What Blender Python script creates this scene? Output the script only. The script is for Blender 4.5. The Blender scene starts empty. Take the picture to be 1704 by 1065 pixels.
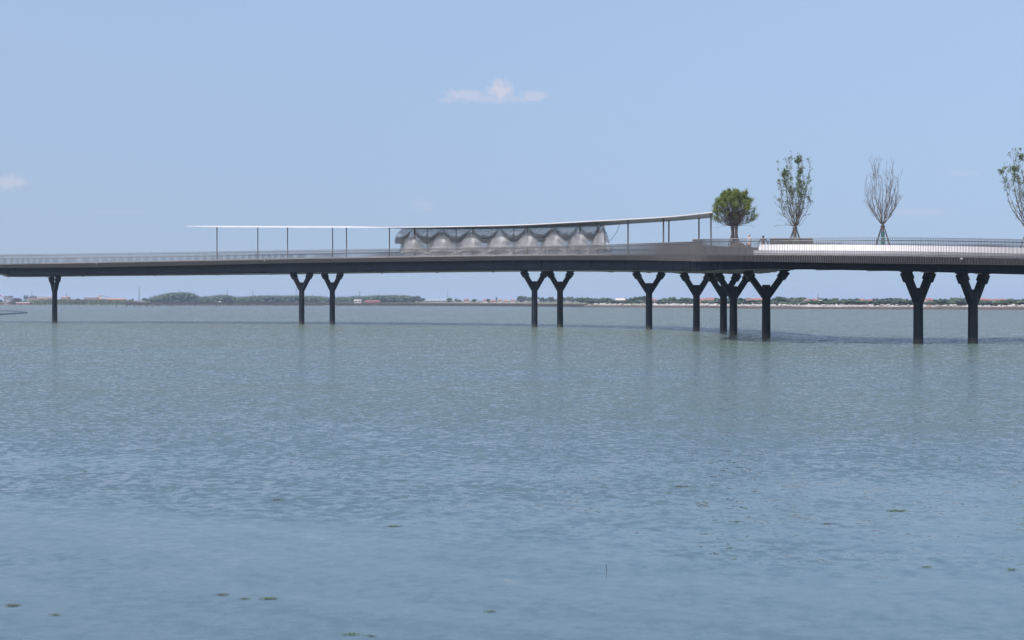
import bpy, math, random
import numpy as np
from mathutils import Vector, Matrix

# ------------------------------------------------------------------ camera, sky, sun
SC = bpy.context.scene
F, HZ, CH = 2367.0, 499.0, 3.2          # focal length in photo pixels, horizon row, eye height above the water

cam_d = bpy.data.cameras.new("camera")
cam_d.sensor_width = 36.0
cam_d.lens = 36.0 * F / 1704.0
cam_d.shift_y = -(532.5 - HZ) / 1704.0
cam_d.clip_start, cam_d.clip_end = 0.5, 30000
cam = bpy.data.objects.new("camera", cam_d)
cam.location = (0, 0, CH)
cam.rotation_euler = (math.radians(90), 0, 0)
SC.collection.objects.link(cam)
SC.camera = cam

SUN_EL, SUN_AZ = math.radians(56), math.radians(222)     # azimuth clockwise from +Y (behind and left of the camera)
world = bpy.data.worlds.new("World")
SC.world = world
world.use_nodes = True
wn, wl = world.node_tree.nodes, world.node_tree.links
wn.clear()
w_out = wn.new("ShaderNodeOutputWorld")
w_bg = wn.new("ShaderNodeBackground"); w_bg.inputs[1].default_value = 0.15
sky = wn.new("ShaderNodeTexSky"); sky.sky_type = 'NISHITA'
sky.sun_disc = False
sky.sun_elevation, sky.sun_rotation = SUN_EL, SUN_AZ
sky.altitude, sky.air_density, sky.dust_density, sky.ozone_density = 0, 0.8, 4.0, 3.0
tc = wn.new("ShaderNodeTexCoord")


def wmath(op, a, b=None, c=None):
    n = wn.new("ShaderNodeMath"); n.operation = op
    for i, v in enumerate((a, b, c)):
        if v is None: continue
        if isinstance(v, (int, float)): n.inputs[i].default_value = v
        else: wl.new(v, n.inputs[i])
    return n.outputs[0]


sep = wn.new("ShaderNodeSeparateXYZ"); wl.new(tc.outputs["Generated"], sep.inputs[0])
# a hazy summer sky: its colours change only slowly with height above the horizon
sv = wn.new("ShaderNodeCombineXYZ"); wl.new(sep.outputs[0], sv.inputs[0]); wl.new(sep.outputs[1], sv.inputs[1])
wl.new(wmath('ADD', wmath('ADD', wmath('MULTIPLY', wmath('MAXIMUM', sep.outputs[2], 0), .3), .1), wmath('MULTIPLY', wmath('MAXIMUM', wmath('SUBTRACT', sep.outputs[2], .23), 0), 1.6)), sv.inputs[2]); wl.new(sv.outputs[0], sky.inputs[0])
yy = wmath('MAXIMUM', sep.outputs[1], 0.02)
sx = wmath('DIVIDE', sep.outputs[0], yy)
sz = wmath('DIVIDE', sep.outputs[2], yy)
cmb = wn.new("ShaderNodeCombineXYZ"); wl.new(sx, cmb.inputs[0]); wl.new(sz, cmb.inputs[1])
nz = wn.new("ShaderNodeTexNoise"); nz.inputs["Scale"].default_value = 150; nz.inputs["Detail"].default_value = 5
nz.inputs["Roughness"].default_value = 0.62
wl.new(cmb.outputs[0], nz.inputs["Vector"])
nfac = wmath('SUBTRACT', nz.outputs["Fac"], 0.5)
total = None
for cx, cy, rx, ry, amp in ((834, 151, 27, 22, .8), (774, 158, 44, 14, .5), (887, 160, 34, 12, .5), (745, 166, 22, 7, .3),
                            (830, 164, 100, 9, .34), (16, 303, 34, 17, .5), (705, 341, 24, 12, .2), (1600, 288, 60, 9, .14), (1530, 353, 60, 9, .22),
                            (200, 352, 60, 7, .12)):
    a = wmath('DIVIDE', wmath('SUBTRACT', sx, (cx - 852) / F), rx / F)
    b = wmath('DIVIDE', wmath('SUBTRACT', sz, (HZ - cy) / F), ry / F)
    d = wmath('SQRT', wmath('ADD', wmath('MULTIPLY', a, a), wmath('MULTIPLY', b, b)))
    m = wmath('SUBTRACT', 1.0, wmath('ADD', d, wmath('MULTIPLY', nfac, 1.9)))
    mr = wn.new("ShaderNodeMapRange"); mr.interpolation_type = 'SMOOTHSTEP'
    wl.new(m, mr.inputs[0]); mr.inputs[1].default_value = -0.05; mr.inputs[2].default_value = 0.75
    mr.inputs[4].default_value = amp
    total = mr.outputs[0] if total is None else wmath('MAXIMUM', total, mr.outputs[0])
tint = wn.new("ShaderNodeMix"); tint.data_type = 'RGBA'; tint.blend_type = 'MULTIPLY'; tint.inputs[0].default_value = 1
tint.inputs[7].default_value = (1.03, .995, 1.005, 1)
wl.new(sky.outputs[0], tint.inputs[6])
cmix = wn.new("ShaderNodeMix"); cmix.data_type = 'RGBA'
cmix.inputs[7].default_value = (3.0, 2.95, 3.45, 1)
wl.new(total, cmix.inputs[0]); wl.new(tint.outputs[2], cmix.inputs[6])
wl.new(cmix.outputs[2], w_bg.inputs[0]); wl.new(w_bg.outputs[0], w_out.inputs[0])

sun_d = bpy.data.lights.new("sun", 'SUN'); sun_d.energy = 3.2; sun_d.angle = math.radians(0.5); sun_d.color = (1.0, .96, .9)
sun = bpy.data.objects.new("sun", sun_d); SC.collection.objects.link(sun)
sdir = Vector((math.sin(SUN_AZ) * math.cos(SUN_EL), math.cos(SUN_AZ) * math.cos(SUN_EL), math.sin(SUN_EL)))
sun.rotation_euler = (-sdir).to_track_quat('-Z', 'Y').to_euler()
sun.location = (0, 0, 200)

SC.view_settings.view_transform = 'Standard'
SC.view_settings.look = 'None'
SC.view_settings.exposure = 0.55
SC.view_settings.gamma = 1.0
SC.render.engine = 'CYCLES'
SC.cycles.use_denoising = True
SC.cycles.denoising_input_passes = 'RGB_ALBEDO_NORMAL'
SC.cycles.max_bounces = 6
SC.cycles.volume_bounces = 0
SC.cycles.use_adaptive_sampling = False

rnd = random.Random(7)
COL = SC.collection

# ------------------------------------------------------------------ helpers


def P(px, py, Y):
    return Vector(((px - 852) / F * Y, Y, CH + (HZ - py) / F * Y))


def mat(name, col, rough=.6, metal=0.0, noise=None, nscale=2.0, spec=.5, trans=0.0, stretch=(1, 1, 1), bump=0.0):
    m = bpy.data.materials.new(name); m.use_nodes = True
    nt = m.node_tree; b = nt.nodes["Principled BSDF"]
    b.inputs["Base Color"].default_value = (*col, 1); b.inputs["Roughness"].default_value = rough
    b.inputs["Metallic"].default_value = metal
    b.inputs["Specular IOR Level"].default_value = spec
    if noise:
        g = nt.nodes.new("ShaderNodeNewGeometry"); mp = nt.nodes.new("ShaderNodeMapping")
        mp.inputs["Scale"].default_value = stretch
        n = nt.nodes.new("ShaderNodeTexNoise"); n.inputs["Scale"].default_value = nscale; n.inputs["Detail"].default_value = 5
        r = nt.nodes.new("ShaderNodeValToRGB")
        r.color_ramp.elements[0].position = .3; r.color_ramp.elements[1].position = .7
        r.color_ramp.elements[0].color = (*noise, 1); r.color_ramp.elements[1].color = (*col, 1)
        nt.links.new(g.outputs["Position"], mp.inputs[0]); nt.links.new(mp.outputs[0], n.inputs["Vector"])
        nt.links.new(n.outputs["Fac"], r.inputs[0]); nt.links.new(r.outputs[0], b.inputs["Base Color"])
        if bump:
            bp = nt.nodes.new("ShaderNodeBump"); bp.inputs["Strength"].default_value = bump; bp.inputs["Distance"].default_value = .05
            nt.links.new(n.outputs["Fac"], bp.inputs["Height"]); nt.links.new(bp.outputs[0], b.inputs["Normal"])
    if trans:
        t = nt.nodes.new("ShaderNodeBsdfTranslucent")
        mx = nt.nodes.new("ShaderNodeMixShader"); mx.inputs[0].default_value = trans
        src = b.inputs["Base Color"].links[0].from_socket if b.inputs["Base Color"].links else None
        if src: nt.links.new(src, t.inputs[0])
        else: t.inputs[0].default_value = (*col, 1)
        nt.links.new(b.outputs[0], mx.inputs[1]); nt.links.new(t.outputs[0], mx.inputs[2])
        nt.links.new(mx.outputs[0], nt.nodes["Material Output"].inputs[0])
    return m


def tide_line(m, z0, z1, col):
    """paler dried silt just above the water"""
    nt = m.node_tree; b = nt.nodes["Principled BSDF"]; g = nt.nodes.new("ShaderNodeNewGeometry"); s = nt.nodes.new("ShaderNodeSeparateXYZ")
    nt.links.new(g.outputs["Position"], s.inputs[0]); n = nt.nodes.new("ShaderNodeTexNoise"); n.inputs["Scale"].default_value = 3
    a = nt.nodes.new("ShaderNodeMath"); a.operation = 'MULTIPLY_ADD'; nt.links.new(n.outputs["Fac"], a.inputs[0]); a.inputs[1].default_value = -.5; nt.links.new(s.outputs[2], a.inputs[2])
    r = nt.nodes.new("ShaderNodeMapRange"); nt.links.new(a.outputs[0], r.inputs[0]); r.inputs[1].default_value = z0 - .25; r.inputs[2].default_value = z1 - .25; r.inputs[3].default_value = .8; r.inputs[4].default_value = 0
    x = nt.nodes.new("ShaderNodeMix"); x.data_type = 'RGBA'; nt.links.new(r.outputs[0], x.inputs[0]); nt.links.new(b.inputs["Base Color"].links[0].from_socket, x.inputs[6])
    x.inputs[7].default_value = (*col, 1); nt.links.new(x.outputs[2], b.inputs["Base Color"])


class MB:
    def __init__(s): s.v = []; s.f = []

    def add(s, vs, fs):
        o = len(s.v); s.v.extend([tuple(v) for v in vs]); s.f.extend([tuple(i + o for i in f) for f in fs])

    def box(s, c, d, rz=0, taper=1.0):
        hx, hy, hz = d[0] / 2, d[1] / 2, d[2] / 2
        R = Matrix.Rotation(rz, 3, 'Z'); c = Vector(c); vs = []
        for z, k in ((-hz, 1), (hz, taper)):
            for x, y in ((-hx, -hy), (hx, -hy), (hx, hy), (-hx, hy)):
                vs.append(c + R @ Vector((x * k, y * k, z)))
        s.add(vs, [(3, 2, 1, 0), (4, 5, 6, 7), (0, 1, 5, 4), (1, 2, 6, 5), (2, 3, 7, 6), (3, 0, 4, 7)])

    def hexa(s, vs):       # 8 corners: bottom ring then top ring
        s.add(vs, [(3, 2, 1, 0), (4, 5, 6, 7), (0, 1, 5, 4), (1, 2, 6, 5), (2, 3, 7, 6), (3, 0, 4, 7)])

    def tube(s, pts, rad, n=5, caps=True):
        pts = [Vector(p) for p in pts]
        if not hasattr(rad, '__len__'): rad = [rad] * len(pts)
        up = None; vs = []
        for i, p in enumerate(pts):
            t = (pts[min(i + 1, len(pts) - 1)] - pts[max(i - 1, 0)])
            if t.length < 1e-9: t = Vector((0, 0, 1))
            t.normalize()
            if up is None: up = Vector((1, 0, 0)) if abs(t.x) < .8 else Vector((0, 1, 0))
            a = (up - t * up.dot(t)).normalized(); b = t.cross(a); up = a
            for k in range(n):
                th = 2 * math.pi * k / n
                vs.append(p + (a * math.cos(th) + b * math.sin(th)) * rad[i])
        fs = []
        for i in range(len(pts) - 1):
            for k in range(n):
                fs.append((i * n + k, i * n + (k + 1) % n, (i + 1) * n + (k + 1) % n, (i + 1) * n + k))
        if caps:
            fs.append(tuple(reversed(range(n)))); fs.append(tuple((len(pts) - 1) * n + k for k in range(n)))
        s.add(vs, fs)

    def obox(s, a, b, w, d, side):   # bar from a to b, width w along side direction, depth d across
        a, b = Vector(a), Vector(b); t = (b - a).normalized()
        side = Vector(side); side = (side - t * side.dot(t)).normalized(); o = t.cross(side)
        vs = []
        for p in (a, b):
            for x, y in ((-1, -1), (1, -1), (1, 1), (-1, 1)):
                vs.append(p + side * x * w / 2 + o * y * d / 2)
        s.hexa(vs)

    def strip(s, A, B, closed=False):
        n = len(A); s.add(list(A) + list(B), [(i, i + 1, n + i + 1, n + i) for i in range(n - 1)])

    def build(s, name, m, parent=None, smooth=False, loc=None):
        me = bpy.data.meshes.new(name)
        me.from_pydata([tuple(v) for v in s.v], [], s.f); me.update()
        if smooth: me.polygons.foreach_set("use_smooth", [True] * len(me.polygons))
        me.materials.append(m)
        o = bpy.data.objects.new(name, me); COL.objects.link(o)
        if parent is not None: o.parent = parent
        if loc: o.location = loc
        return o


def tag(o, label=None, cat=None, group=None, kind=None):
    if label: o["label"] = label
    if cat: o["category"] = cat
    if group: o["group"] = group
    if kind: o["kind"] = kind
    return o


def thing(name, label, cat, loc=(0, 0, 0), group=None):
    o = bpy.data.objects.new(name, None); COL.objects.link(o); o.location = loc
    o.empty_display_size = .3
    return tag(o, label, cat, group)


def L(parent):   # shift builder: positions given in world, object placed at parent's base
    return Vector(parent.location)


def buildw(mb, name, m, parent, smooth=False, base=None):
    """geometry given in world coordinates, parent at base"""
    b = Vector(parent.location) if base is None else base
    mb.v = [(v[0] - b.x, v[1] - b.y, v[2] - b.z) for v in mb.v]
    return mb.build(name, m, parent, smooth)


def catmull(keys, sub):
    K = np.array(keys, float); out = []
    n = len(K)
    for i in range(n - 1):
        p0, p1, p2, p3 = K[max(i - 1, 0)], K[i], K[i + 1], K[min(i + 2, n - 1)]
        for j in range(sub):
            t = j / sub
            out.append(.5 * ((2 * p1) + (-p0 + p2) * t + (2 * p0 - 5 * p1 + 4 * p2 - p3) * t * t + (-p0 + 3 * p1 - 3 * p2 + p3) * t ** 3))
    out.append(K[-1])
    return np.array(out)


def interp(tab, x, col=1):
    xs = [r[0] for r in tab]; ys = [r[col] for r in tab]
    return float(np.interp(x, xs, ys))


# ------------------------------------------------------------------ materials
M = dict(
    steel=mat("dark_painted_steel", (.006, .011, .018), .5, 0, (.004, .007, .011), .6, spec=.05),
    pier=mat("dark_pier_paint", (.008, .014, .022), .55, 0, (.004, .008, .013), .9, spec=.2, stretch=(1, 1, .3)),
    picket=mat("warm_grey_aluminium", (.145, .14, .14), .45, .3, (.11, .106, .105), 3),
    rail=mat("brushed_handrail", (.33, .33, .34), .4, .4),
    darkrail=mat("dark_rail", (.10, .11, .12), .5, .2),
    deck=mat("deck_boards", (.30, .27, .24), .8, 0, (.22, .2, .18), 1.5),
    fascia=mat("fascia_dark", (.02, .02, .024), .6, 0, (.012, .012, .015), 1.2, spec=.2),
    soffit=mat("pale_concrete_soffit", (.52, .52, .50), .8, 0, (.4, .4, .39), .5),
    white=mat("white_paint", (.60, .59, .61), .45, 0, (.53, .52, .54), .6),
    whiteb=mat("white_terrazzo", (.74, .72, .73), .7, 0, (.6, .59, .6), .9),
    lightgrey=mat("pale_grey_and_shaded_white", (.36, .37, .40), .6, 0, (.30, .31, .34), .8),
    wire=mat("stainless_mesh_wire", (.36, .38, .40), .5, .25, (.28, .29, .30), 1.5),
    bark=mat("bark", (.12, .10, .09), .9, 0, (.07, .058, .05), 9, bump=.3),
    barkd=mat("dark_bark", (.13, .11, .105), .9, 0, (.07, .06, .055), 9, bump=.3),
    pole=mat("support_wood", (.07, .06, .055), .8, 0, (.05, .045, .04), 5),
    teal=mat("teal_wrap", (.03, .10, .11), .8),
    leaf1=mat("leaf_bright", (.20, .25, .06), .6, 0, (.09, .13, .032), 1.8, trans=.3),
    leaf2=mat("leaf_dark", (.13, .18, .065), .6, 0, (.07, .105, .04), 3.0, trans=.25),
    soil=mat("soil", (.085, .07, .052), .95, 0, (.05, .04, .03), 4),
    ribs=mat("ribbed_grey_metal", (.085, .082, .08), .6, .1, (.06, .06, .058), 3),
)

tide_line(M['pier'], .18, .5, (.055, .055, .048))

# ------------------------------------------------------------------ water, land, banks (the setting)
wm = bpy.data.materials.new("lake_water"); wm.use_nodes = True
nt = wm.node_tree; nd, lk = nt.nodes, nt.links
pb = nd["Principled BSDF"]


def nn(t, **k):
    n = nd.new(t)
    for a, b in k.items(): setattr(n, a, b)
    return n


def vm(op, a, b=None):
    n = nn("ShaderNodeVectorMath", operation=op)
    for i, v in enumerate((a, b)):
        if v is None: continue
        if isinstance(v, tuple): n.inputs[i].default_value = v
        elif isinstance(v, (int, float)): n.inputs["Scale"].default_value = v
        else: lk.new(v, n.inputs[i])
    return n


def mth(op, a, b=None):
    n = nn("ShaderNodeMath", operation=op)
    for i, v in enumerate((a, b)):
        if v is None: continue
        if isinstance(v, (int, float)): n.inputs[i].default_value = v
        else: lk.new(v, n.inputs[i])
    return n.outputs[0]


geo = nn("ShaderNodeNewGeometry")


def slopes(scale_vec, rot, detail, off=(0, 0, 0)):
    mp = nn("ShaderNodeMapping"); mp.inputs["Scale"].default_value = scale_vec; mp.inputs["Location"].default_value = off
    ro = nn("ShaderNodeMapping"); ro.inputs["Rotation"].default_value = (0, 0, rot)
    lk.new(geo.outputs["Position"], ro.inputs[0]); lk.new(ro.outputs[0], mp.inputs[0])
    n = nn("ShaderNodeTexNoise"); n.inputs["Scale"].default_value = 1; n.inputs["Detail"].default_value = detail
    n.inputs["Roughness"].default_value = .55
    lk.new(mp.outputs[0], n.inputs["Vector"])
    return vm('SUBTRACT', n.outputs["Color"], (.5, .5, .5)).outputs[0]


# where the breeze ruffles the lake: calm lee near this shore, ruffled beyond, with a ragged edge and streaks
sp = nn("ShaderNodeSeparateXYZ"); lk.new(geo.outputs["Position"], sp.inputs[0])
pm = nn("ShaderNodeMapping"); pm.inputs["Scale"].default_value = (.09, .16, 1); lk.new(geo.outputs["Position"], pm.inputs[0])
pn = nn("ShaderNodeTexNoise"); pn.inputs["Scale"].default_value = 1; pn.inputs["Detail"].default_value = 3
lk.new(pm.outputs[0], pn.inputs["Vector"])
dist = mth('ADD', sp.outputs[1], mth('MULTIPLY', mth('SUBTRACT', pn.outputs["Fac"], .5), 34))
mr = nn("ShaderNodeMapRange"); mr.interpolation_type = 'SMOOTHSTEP'; lk.new(dist, mr.inputs[0])
mr.inputs[1].default_value = 15; mr.inputs[2].default_value = 44; mr.inputs[3].default_value = .07; mr.inputs[4].default_value = 1.0
gm = nn("ShaderNodeMapping"); gm.inputs["Scale"].default_value = (.012, .035, 1); lk.new(geo.outputs["Position"], gm.inputs[0])
gn = nn("ShaderNodeTexNoise"); gn.inputs["Scale"].default_value = 1; gn.inputs["Detail"].default_value = 4
lk.new(gm.outputs[0], gn.inputs["Vector"])
gust = mth('ADD', mth('MULTIPLY', gn.outputs["Fac"], .7), .65)
ruffle = mth('MULTIPLY', mr.outputs[0], gust)

s1 = slopes((5.0, 5.4, 1), .10, 4)                 # wind ripples
s2 = slopes((.85, .8, 1), -.15, 3, (7, 3, 0))     # short chop
s3 = slopes((.30, 1.3, 1), .50, 2, (2, 9, 0))       # soft diagonal swell near the shore
v1 = nn("ShaderNodeVectorMath", operation='SCALE'); lk.new(s1, v1.inputs[0]); lk.new(mth('MULTIPLY', ruffle, 2.4), v1.inputs["Scale"])
v2 = nn("ShaderNodeVectorMath", operation='SCALE'); lk.new(s2, v2.inputs[0]); lk.new(mth('MULTIPLY', ruffle, .6), v2.inputs["Scale"])
v3 = nn("ShaderNodeVectorMath", operation='SCALE'); lk.new(s3, v3.inputs[0]); v3.inputs["Scale"].default_value = .11
sm = vm('ADD', vm('ADD', v1.outputs[0], v2.outputs[0]).outputs[0], v3.outputs[0])
fl = vm('MULTIPLY', sm.outputs[0], (1.15, 1.0, 0.0))
lean = nn("ShaderNodeCombineXYZ"); lk.new(mth('MULTIPLY', ruffle, -.21), lean.inputs[1]); lean.inputs[2].default_value = 1   # ripple normals tilted towards this shore to darken and break up reflections
nv = vm('NORMALIZE', vm('ADD', fl.outputs[0], lean.outputs[0]).outputs[0])
silt = nn("ShaderNodeMapRange"); lk.new(mth('ADD', sp.outputs[1], mth('MULTIPLY', mth('SUBTRACT', gn.outputs["Fac"], .5), 160)), silt.inputs[0])
silt.inputs[1].default_value = 20; silt.inputs[2].default_value = 130
bc = nn("ShaderNodeMix", data_type='RGBA'); lk.new(silt.outputs[0], bc.inputs[0])
bc.inputs[6].default_value = (.068, .112, .133, 1); bc.inputs[7].default_value = (.079, .104, .088, 1); lk.new(bc.outputs[2], pb.inputs["Base Color"])
lk.new(nv.outputs[0], pb.inputs["Normal"])
pb.inputs["Base Color"].default_value = (.10, .11, .085, 1)
lk.new(mth('ADD', mth('MULTIPLY', ruffle, .06), .03), pb.inputs["Roughness"])
pb.inputs["IOR"].default_value = 1.333

w = MB()
w.add([(-9000, -60, 0), (9000, -60, 0), (9000, 14000, 0), (-9000, 14000, 0)], [(0, 1, 2, 3)])
tag(w.build("water", wm), kind="structure")
w = MB(); w.add([(-9000, -60, -3), (9000, -60, -3), (9000, 14000, -3), (-9000, 14000, -3)], [(0, 1, 2, 3)])
tag(w.build("ground", mat("lake_bed", (.10, .09, .06), .9)), kind="structure")

shore = [(-900, 960), (0, 960), (228, 985), (300, 1010), (600, 1005), (940, 960), (968, 700), (980, 632), (1100, 590), (1200, 548),
         (1300, 508), (1400, 492), (1500, 478), (1600, 468), (1704, 459), (2400, 430)]
sh = catmull([((p - 852) / F * Y, Y) for p, Y in shore], 14)
sh_px = sh[:, 0] / sh[:, 1] * F + 852
rows = []
for dy, z in ((0, -1.0), (1.5, .25), (5, .95), (60, 1.05), (400, 1.1), (2500, 1.2), (12500, 1.2)):
    row = []
    for i, (x, y) in enumerate(sh):
        right = 1 if sh_px[i] > 975 else 0
        k = (y + dy) / y
        row.append((x * k, y + dy, z + (.15 if right and dy > 4 else 0)))
    rows.append(row)
w = MB()
for a, b in zip(rows[:-1], rows[1:]): w.strip(a, b)
tag(w.build("land", mat("grassy_land", (.10, .12, .06), .95, 0, (.15, .13, .09), .03), smooth=True), kind="structure")

# brown rubble toe and white sandy crest of the right-hand bank
def bumpy_bank(name, m, z0, z1, d0, d1, amp, seed, label=None, pxmin=968, kind="structure"):
    r = random.Random(seed); fine = []
    pts = [(x, y) for (x, y), p in zip(sh, sh_px) if p > pxmin]
    for (x0, y0), (x1, y1) in zip(pts[:-1], pts[1:]):
        n = max(2, int(math.hypot(x1 - x0, y1 - y0) / 1.2))
        for j in range(n): fine.append((x0 + (x1 - x0) * j / n, y0 + (y1 - y0) * j / n))
    prof = [(0, 0), (.25, .55), (.5, .85), (.75, 1), (1, .9)]
    rws = []
    slow = [r.uniform(-1, 1) for _ in range(len(fine) // 9 + 3)]
    for u, h in prof:
        row = []
        for i, (x, y) in enumerate(fine):
            k = i / 9; a = slow[int(k)]; b = slow[int(k) + 1]; s = a + (b - a) * (k - int(k))
            dy = d0 + (d1 - d0) * u + r.uniform(-.3, .3)
            row.append((x, y + dy, z0 + (z1 - z0) * h + (r.uniform(-amp, amp) + s * amp * 1.3) * h))
        rws.append(row)
    b = MB()
    for a, c in zip(rws[:-1], rws[1:]): b.strip(a, c)
    o = b.build(name, m); tag(o, label, kind=kind); return o


bumpy_bank("mud_bank", mat("brown_mud", (.075, .055, .05), .95, 0, (.04, .03, .03), .4), -.3, .86, -1.5, 2.5, .08, 3)
bumpy_bank("sand_bank", mat("white_sand", (.36, .34, .33), .95, 0, (.20, .19, .18), .25), .35, 1.22, 2.2, 8.5, .16, 5)
# ragged white bags and reed tufts on the crest
r = random.Random(11); b = MB()
pts = [(x, y) for (x, y), p in zip(sh, sh_px) if 990 < p < 2000]
for (x0, y0), (x1, y1) in zip(pts[:-1], pts[1:]):
    for _ in range(int((math.hypot(x1 - x0, y1 - y0)) * 1.1)):
        t = r.random()
        b.box((x0 + (x1 - x0) * t, y0 + (y1 - y0) * t + r.uniform(5, 9), 1.25 + r.uniform(-.1, .35)), (r.uniform(.5, 1.6), .6, r.uniform(.2, .6)), r.uniform(-1, 1), .6)
tag(b.build("sandbag_heap", mat("sandbag_white", (.50, .48, .48), .9, 0, (.32, .30, .30), .5)), "ragged white sandbags heaped along the right shore", kind="stuff")

# ------------------------------------------------------------------ the bridge
# px, Y, rail row, deck row, fascia-bottom row, girder-bottom row, rear px, rear Y, rear rise
T = [(-190, 203, 424.5, 441.5, 447, 446, -200, 212, 0),
     (-90, 200, 424, 441, 447, 450, -98, 210, 0),
     (0, 197, 423.5, 440, 446, 455, -6, 207, 0),
     (20, 196.5, 423.2, 439.7, 446, 459.3, 14, 206.5, 0),
     (90, 195, 422.3, 438.5, 445.6, 459, 85, 206, 0),
     (160, 194, 421.3, 437.2, 444.8, 458, 157, 205, 0),
     (300, 191.5, 419.2, 434.6, 442, 456.3, 299, 204, 0),
     (400, 188.5, 417.6, 432.6, 439.7, 455, 401, 202, 0),
     (500, 184.5, 416, 430.6, 437.6, 453.6, 504, 199, 0),
     (600, 180.5, 414.5, 429, 436.3, 452.2, 606, 194, 0),
     (700, 175.5, 412.8, 427.4, 435, 451, 708, 188, 0),
     (800, 170, 411, 426, 433.7, 450, 812, 181.5, 0),
     (900, 163.5, 409.2, 425, 432.8, 449.3, 918, 174.5, 0),
     (1000, 155, 407, 424.6, 432.7, 449.2, 1030, 168, 0),
     (1060, 148.5, 405.2, 424.4, 433.2, 449.8, 1095, 163, 0),
     (1110, 141, 403.5, 424.2, 434, 450.8, 1150, 157, .02),
     (1147, 133, 402.2, 424, 434.6, 451.4, 1205, 150, .05),
     (1166, 126.5, 401.2, 424, 434.9, 451.8, 1245, 143, .1),
     (1168, 121, 400.2, 424, 435, 451.8, 1266, 138, .15),
     (1157, 116.3, 399.2, 424, 435, 451.5, 1280, 133.5, .2),
     (1153, 113.2, 398.4, 424, 435, 451, 1293, 130, .25),
     (1166, 110.4, 397.9, 424, 435, 450, 1305, 127, .3),
     (1190, 108, 397.4, 423.8, 435, 448.6, 1325, 123.5, .32),
     (1225, 105.6, 397.1, 423.7, 435.2, 447.8, 1350, 120.5, .34),
     (1262, 103.9, 396.8, 423.7, 435.6, 447.4, 1378, 118.5, .34),
     (1310, 102.4, 396.4, 423.9, 436.3, 447.6, 1415, 117, .34),
     (1400, 100.8, 395.6, 424.5, 438, 449, 1480, 116, .34),
     (1500, 100.2, 395.5, 425.6, 439.2, 451, 1560, 116, .36),
     (1600, 101, 396.8, 427.3, 440.2, 453.8, 1645, 117, .38),
     (1704, 103, 398.8, 429.6, 441.6, 456.6, 1738, 119, .4),
     (1820, 106.5, 401.5, 432.5, 443.5, 459.5, 1845, 122, .42),
     (1960, 111, 404.5, 435.5, 446, 462, 1975, 127, .42)]
keys = []
for px, Y, yr, yd, yf, yg, rpx, rY, dz in T:
    f = P(px, yd, Y)
    keys.append((f.x, f.y, f.z, P(px, yr, Y).z, P(px, yf, Y).z, P(px, yg, Y).z, (rpx - 852) / F * rY, rY, dz))
S = catmull(keys, 10)                        # stations across the deck
FX, FY, ZD, ZR, ZF, ZG, RX, RY, DZ = S.T
NS = len(S)
CR = np.stack([RX - FX, RY - FY], 1); CRL = np.linalg.norm(CR, axis=1); CRU = CR / CRL[:, None]
FPX = FX / FY * F + 852


def at(i, d, z):     # point at station i, d metres in from the front edge
    return (FX[i] + CRU[i, 0] * d, FY[i] + CRU[i, 1] * d, z)


def locate(x, y):
    """station index and fraction across the deck for a plan position"""
    ax, ay = x - FX, y - FY
    t = np.clip((ax * CR[:, 0] + ay * CR[:, 1]) / CRL ** 2, 0, 1)
    d = np.hypot(ax - t * CR[:, 0], ay - t * CR[:, 1])
    i = int(np.argmin(d)); return i, float(t[i])


def deck_z(x, y):
    i, t = locate(x, y); return ZD[i] + DZ[i] * t


def soffit_z(x, y):
    i, t = locate(x, y); return ZG[i] + DZ[i] * t


bridge = thing("bridge", "long curved dark footbridge on Y-shaped piers crossing the lake", "bridge", (17.0, 130.0, 0))
b = MB()     # deck slab with board top and shallow edge
A = [at(i, .06, ZD[i]) for i in range(NS)]; B = [(RX[i], RY[i], ZD[i] + DZ[i]) for i in range(NS)]
A2 = [at(i, .06, ZD[i] - .3) for i in range(NS)]; B2 = [(RX[i], RY[i], ZD[i] + DZ[i] - .3) for i in range(NS)]
b.strip(A, B); b.strip(A2, A); b.strip(B, B2)
buildw(b, "deck", M['deck'], bridge)
b = MB()
A = [at(i, .05, ZD[i] - .06) for i in range(NS)]; B = [at(i, .05, ZF[i] + .05) for i in range(NS)]; C = [at(i, .9, ZF[i] + .02) for i in range(NS)]
b.strip(B, A); b.strip(C, B)
buildw(b, "fascia", M['fascia'], bridge)
b = MB()     # girder: front web, bottom flange lip, back web
def ring(d, zs): return [at(i, d, zs[i]) for i in range(NS)]
b.strip(ring(.45, ZG), ring(.45, ZF + .02)); b.strip(ring(1.1, ZG), ring(.45, ZG)); b.strip(ring(1.1, ZF), ring(1.1, ZG))
b.strip(ring(.36, ZG + .10), ring(.36, ZG + .22)); b.strip(ring(.45, ZG + .10), ring(.36, ZG + .10)); b.strip(ring(.36, ZG + .22), ring(.45, ZG + .22))
for i in range(0, NS, 4):       # stiffener plates
    p = at(i, .42, (ZG[i] + ZF[i]) / 2); b.box(p, (.04, .10, max(.2, (ZF[i] - ZG[i]) - .1)), math.atan2(CRU[i, 1], CRU[i, 0]) - math.pi / 2)
buildw(b, "girder", M['steel'], bridge)
b = MB()
A = [at(i, 1.12, ZG[i] + .03) for i in range(NS)]; B = [(RX[i] - CRU[i, 0] * .4, RY[i] - CRU[i, 1] * .4, ZG[i] + DZ[i] + .03) for i in range(NS)]
C = [(RX[i], RY[i], ZD[i] + DZ[i] - .3) for i in range(NS)]
b.strip(B, A); b.strip(C, B)
for i in range(3, NS - 1, 9):
    b.obox(Vector(at(i, 1.2, ZG[i] + .0)), Vector((RX[i] - CRU[i, 0] * .5, RY[i] - CRU[i, 1] * .5, ZG[i] + DZ[i] + .0)), .18, .1, (CRU[i, 1], -CRU[i, 0], 0))
buildw(b, "soffit", M['soffit'], bridge)
b = MB()     # pale kerb along the walkway edge of the left-hand span
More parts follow.
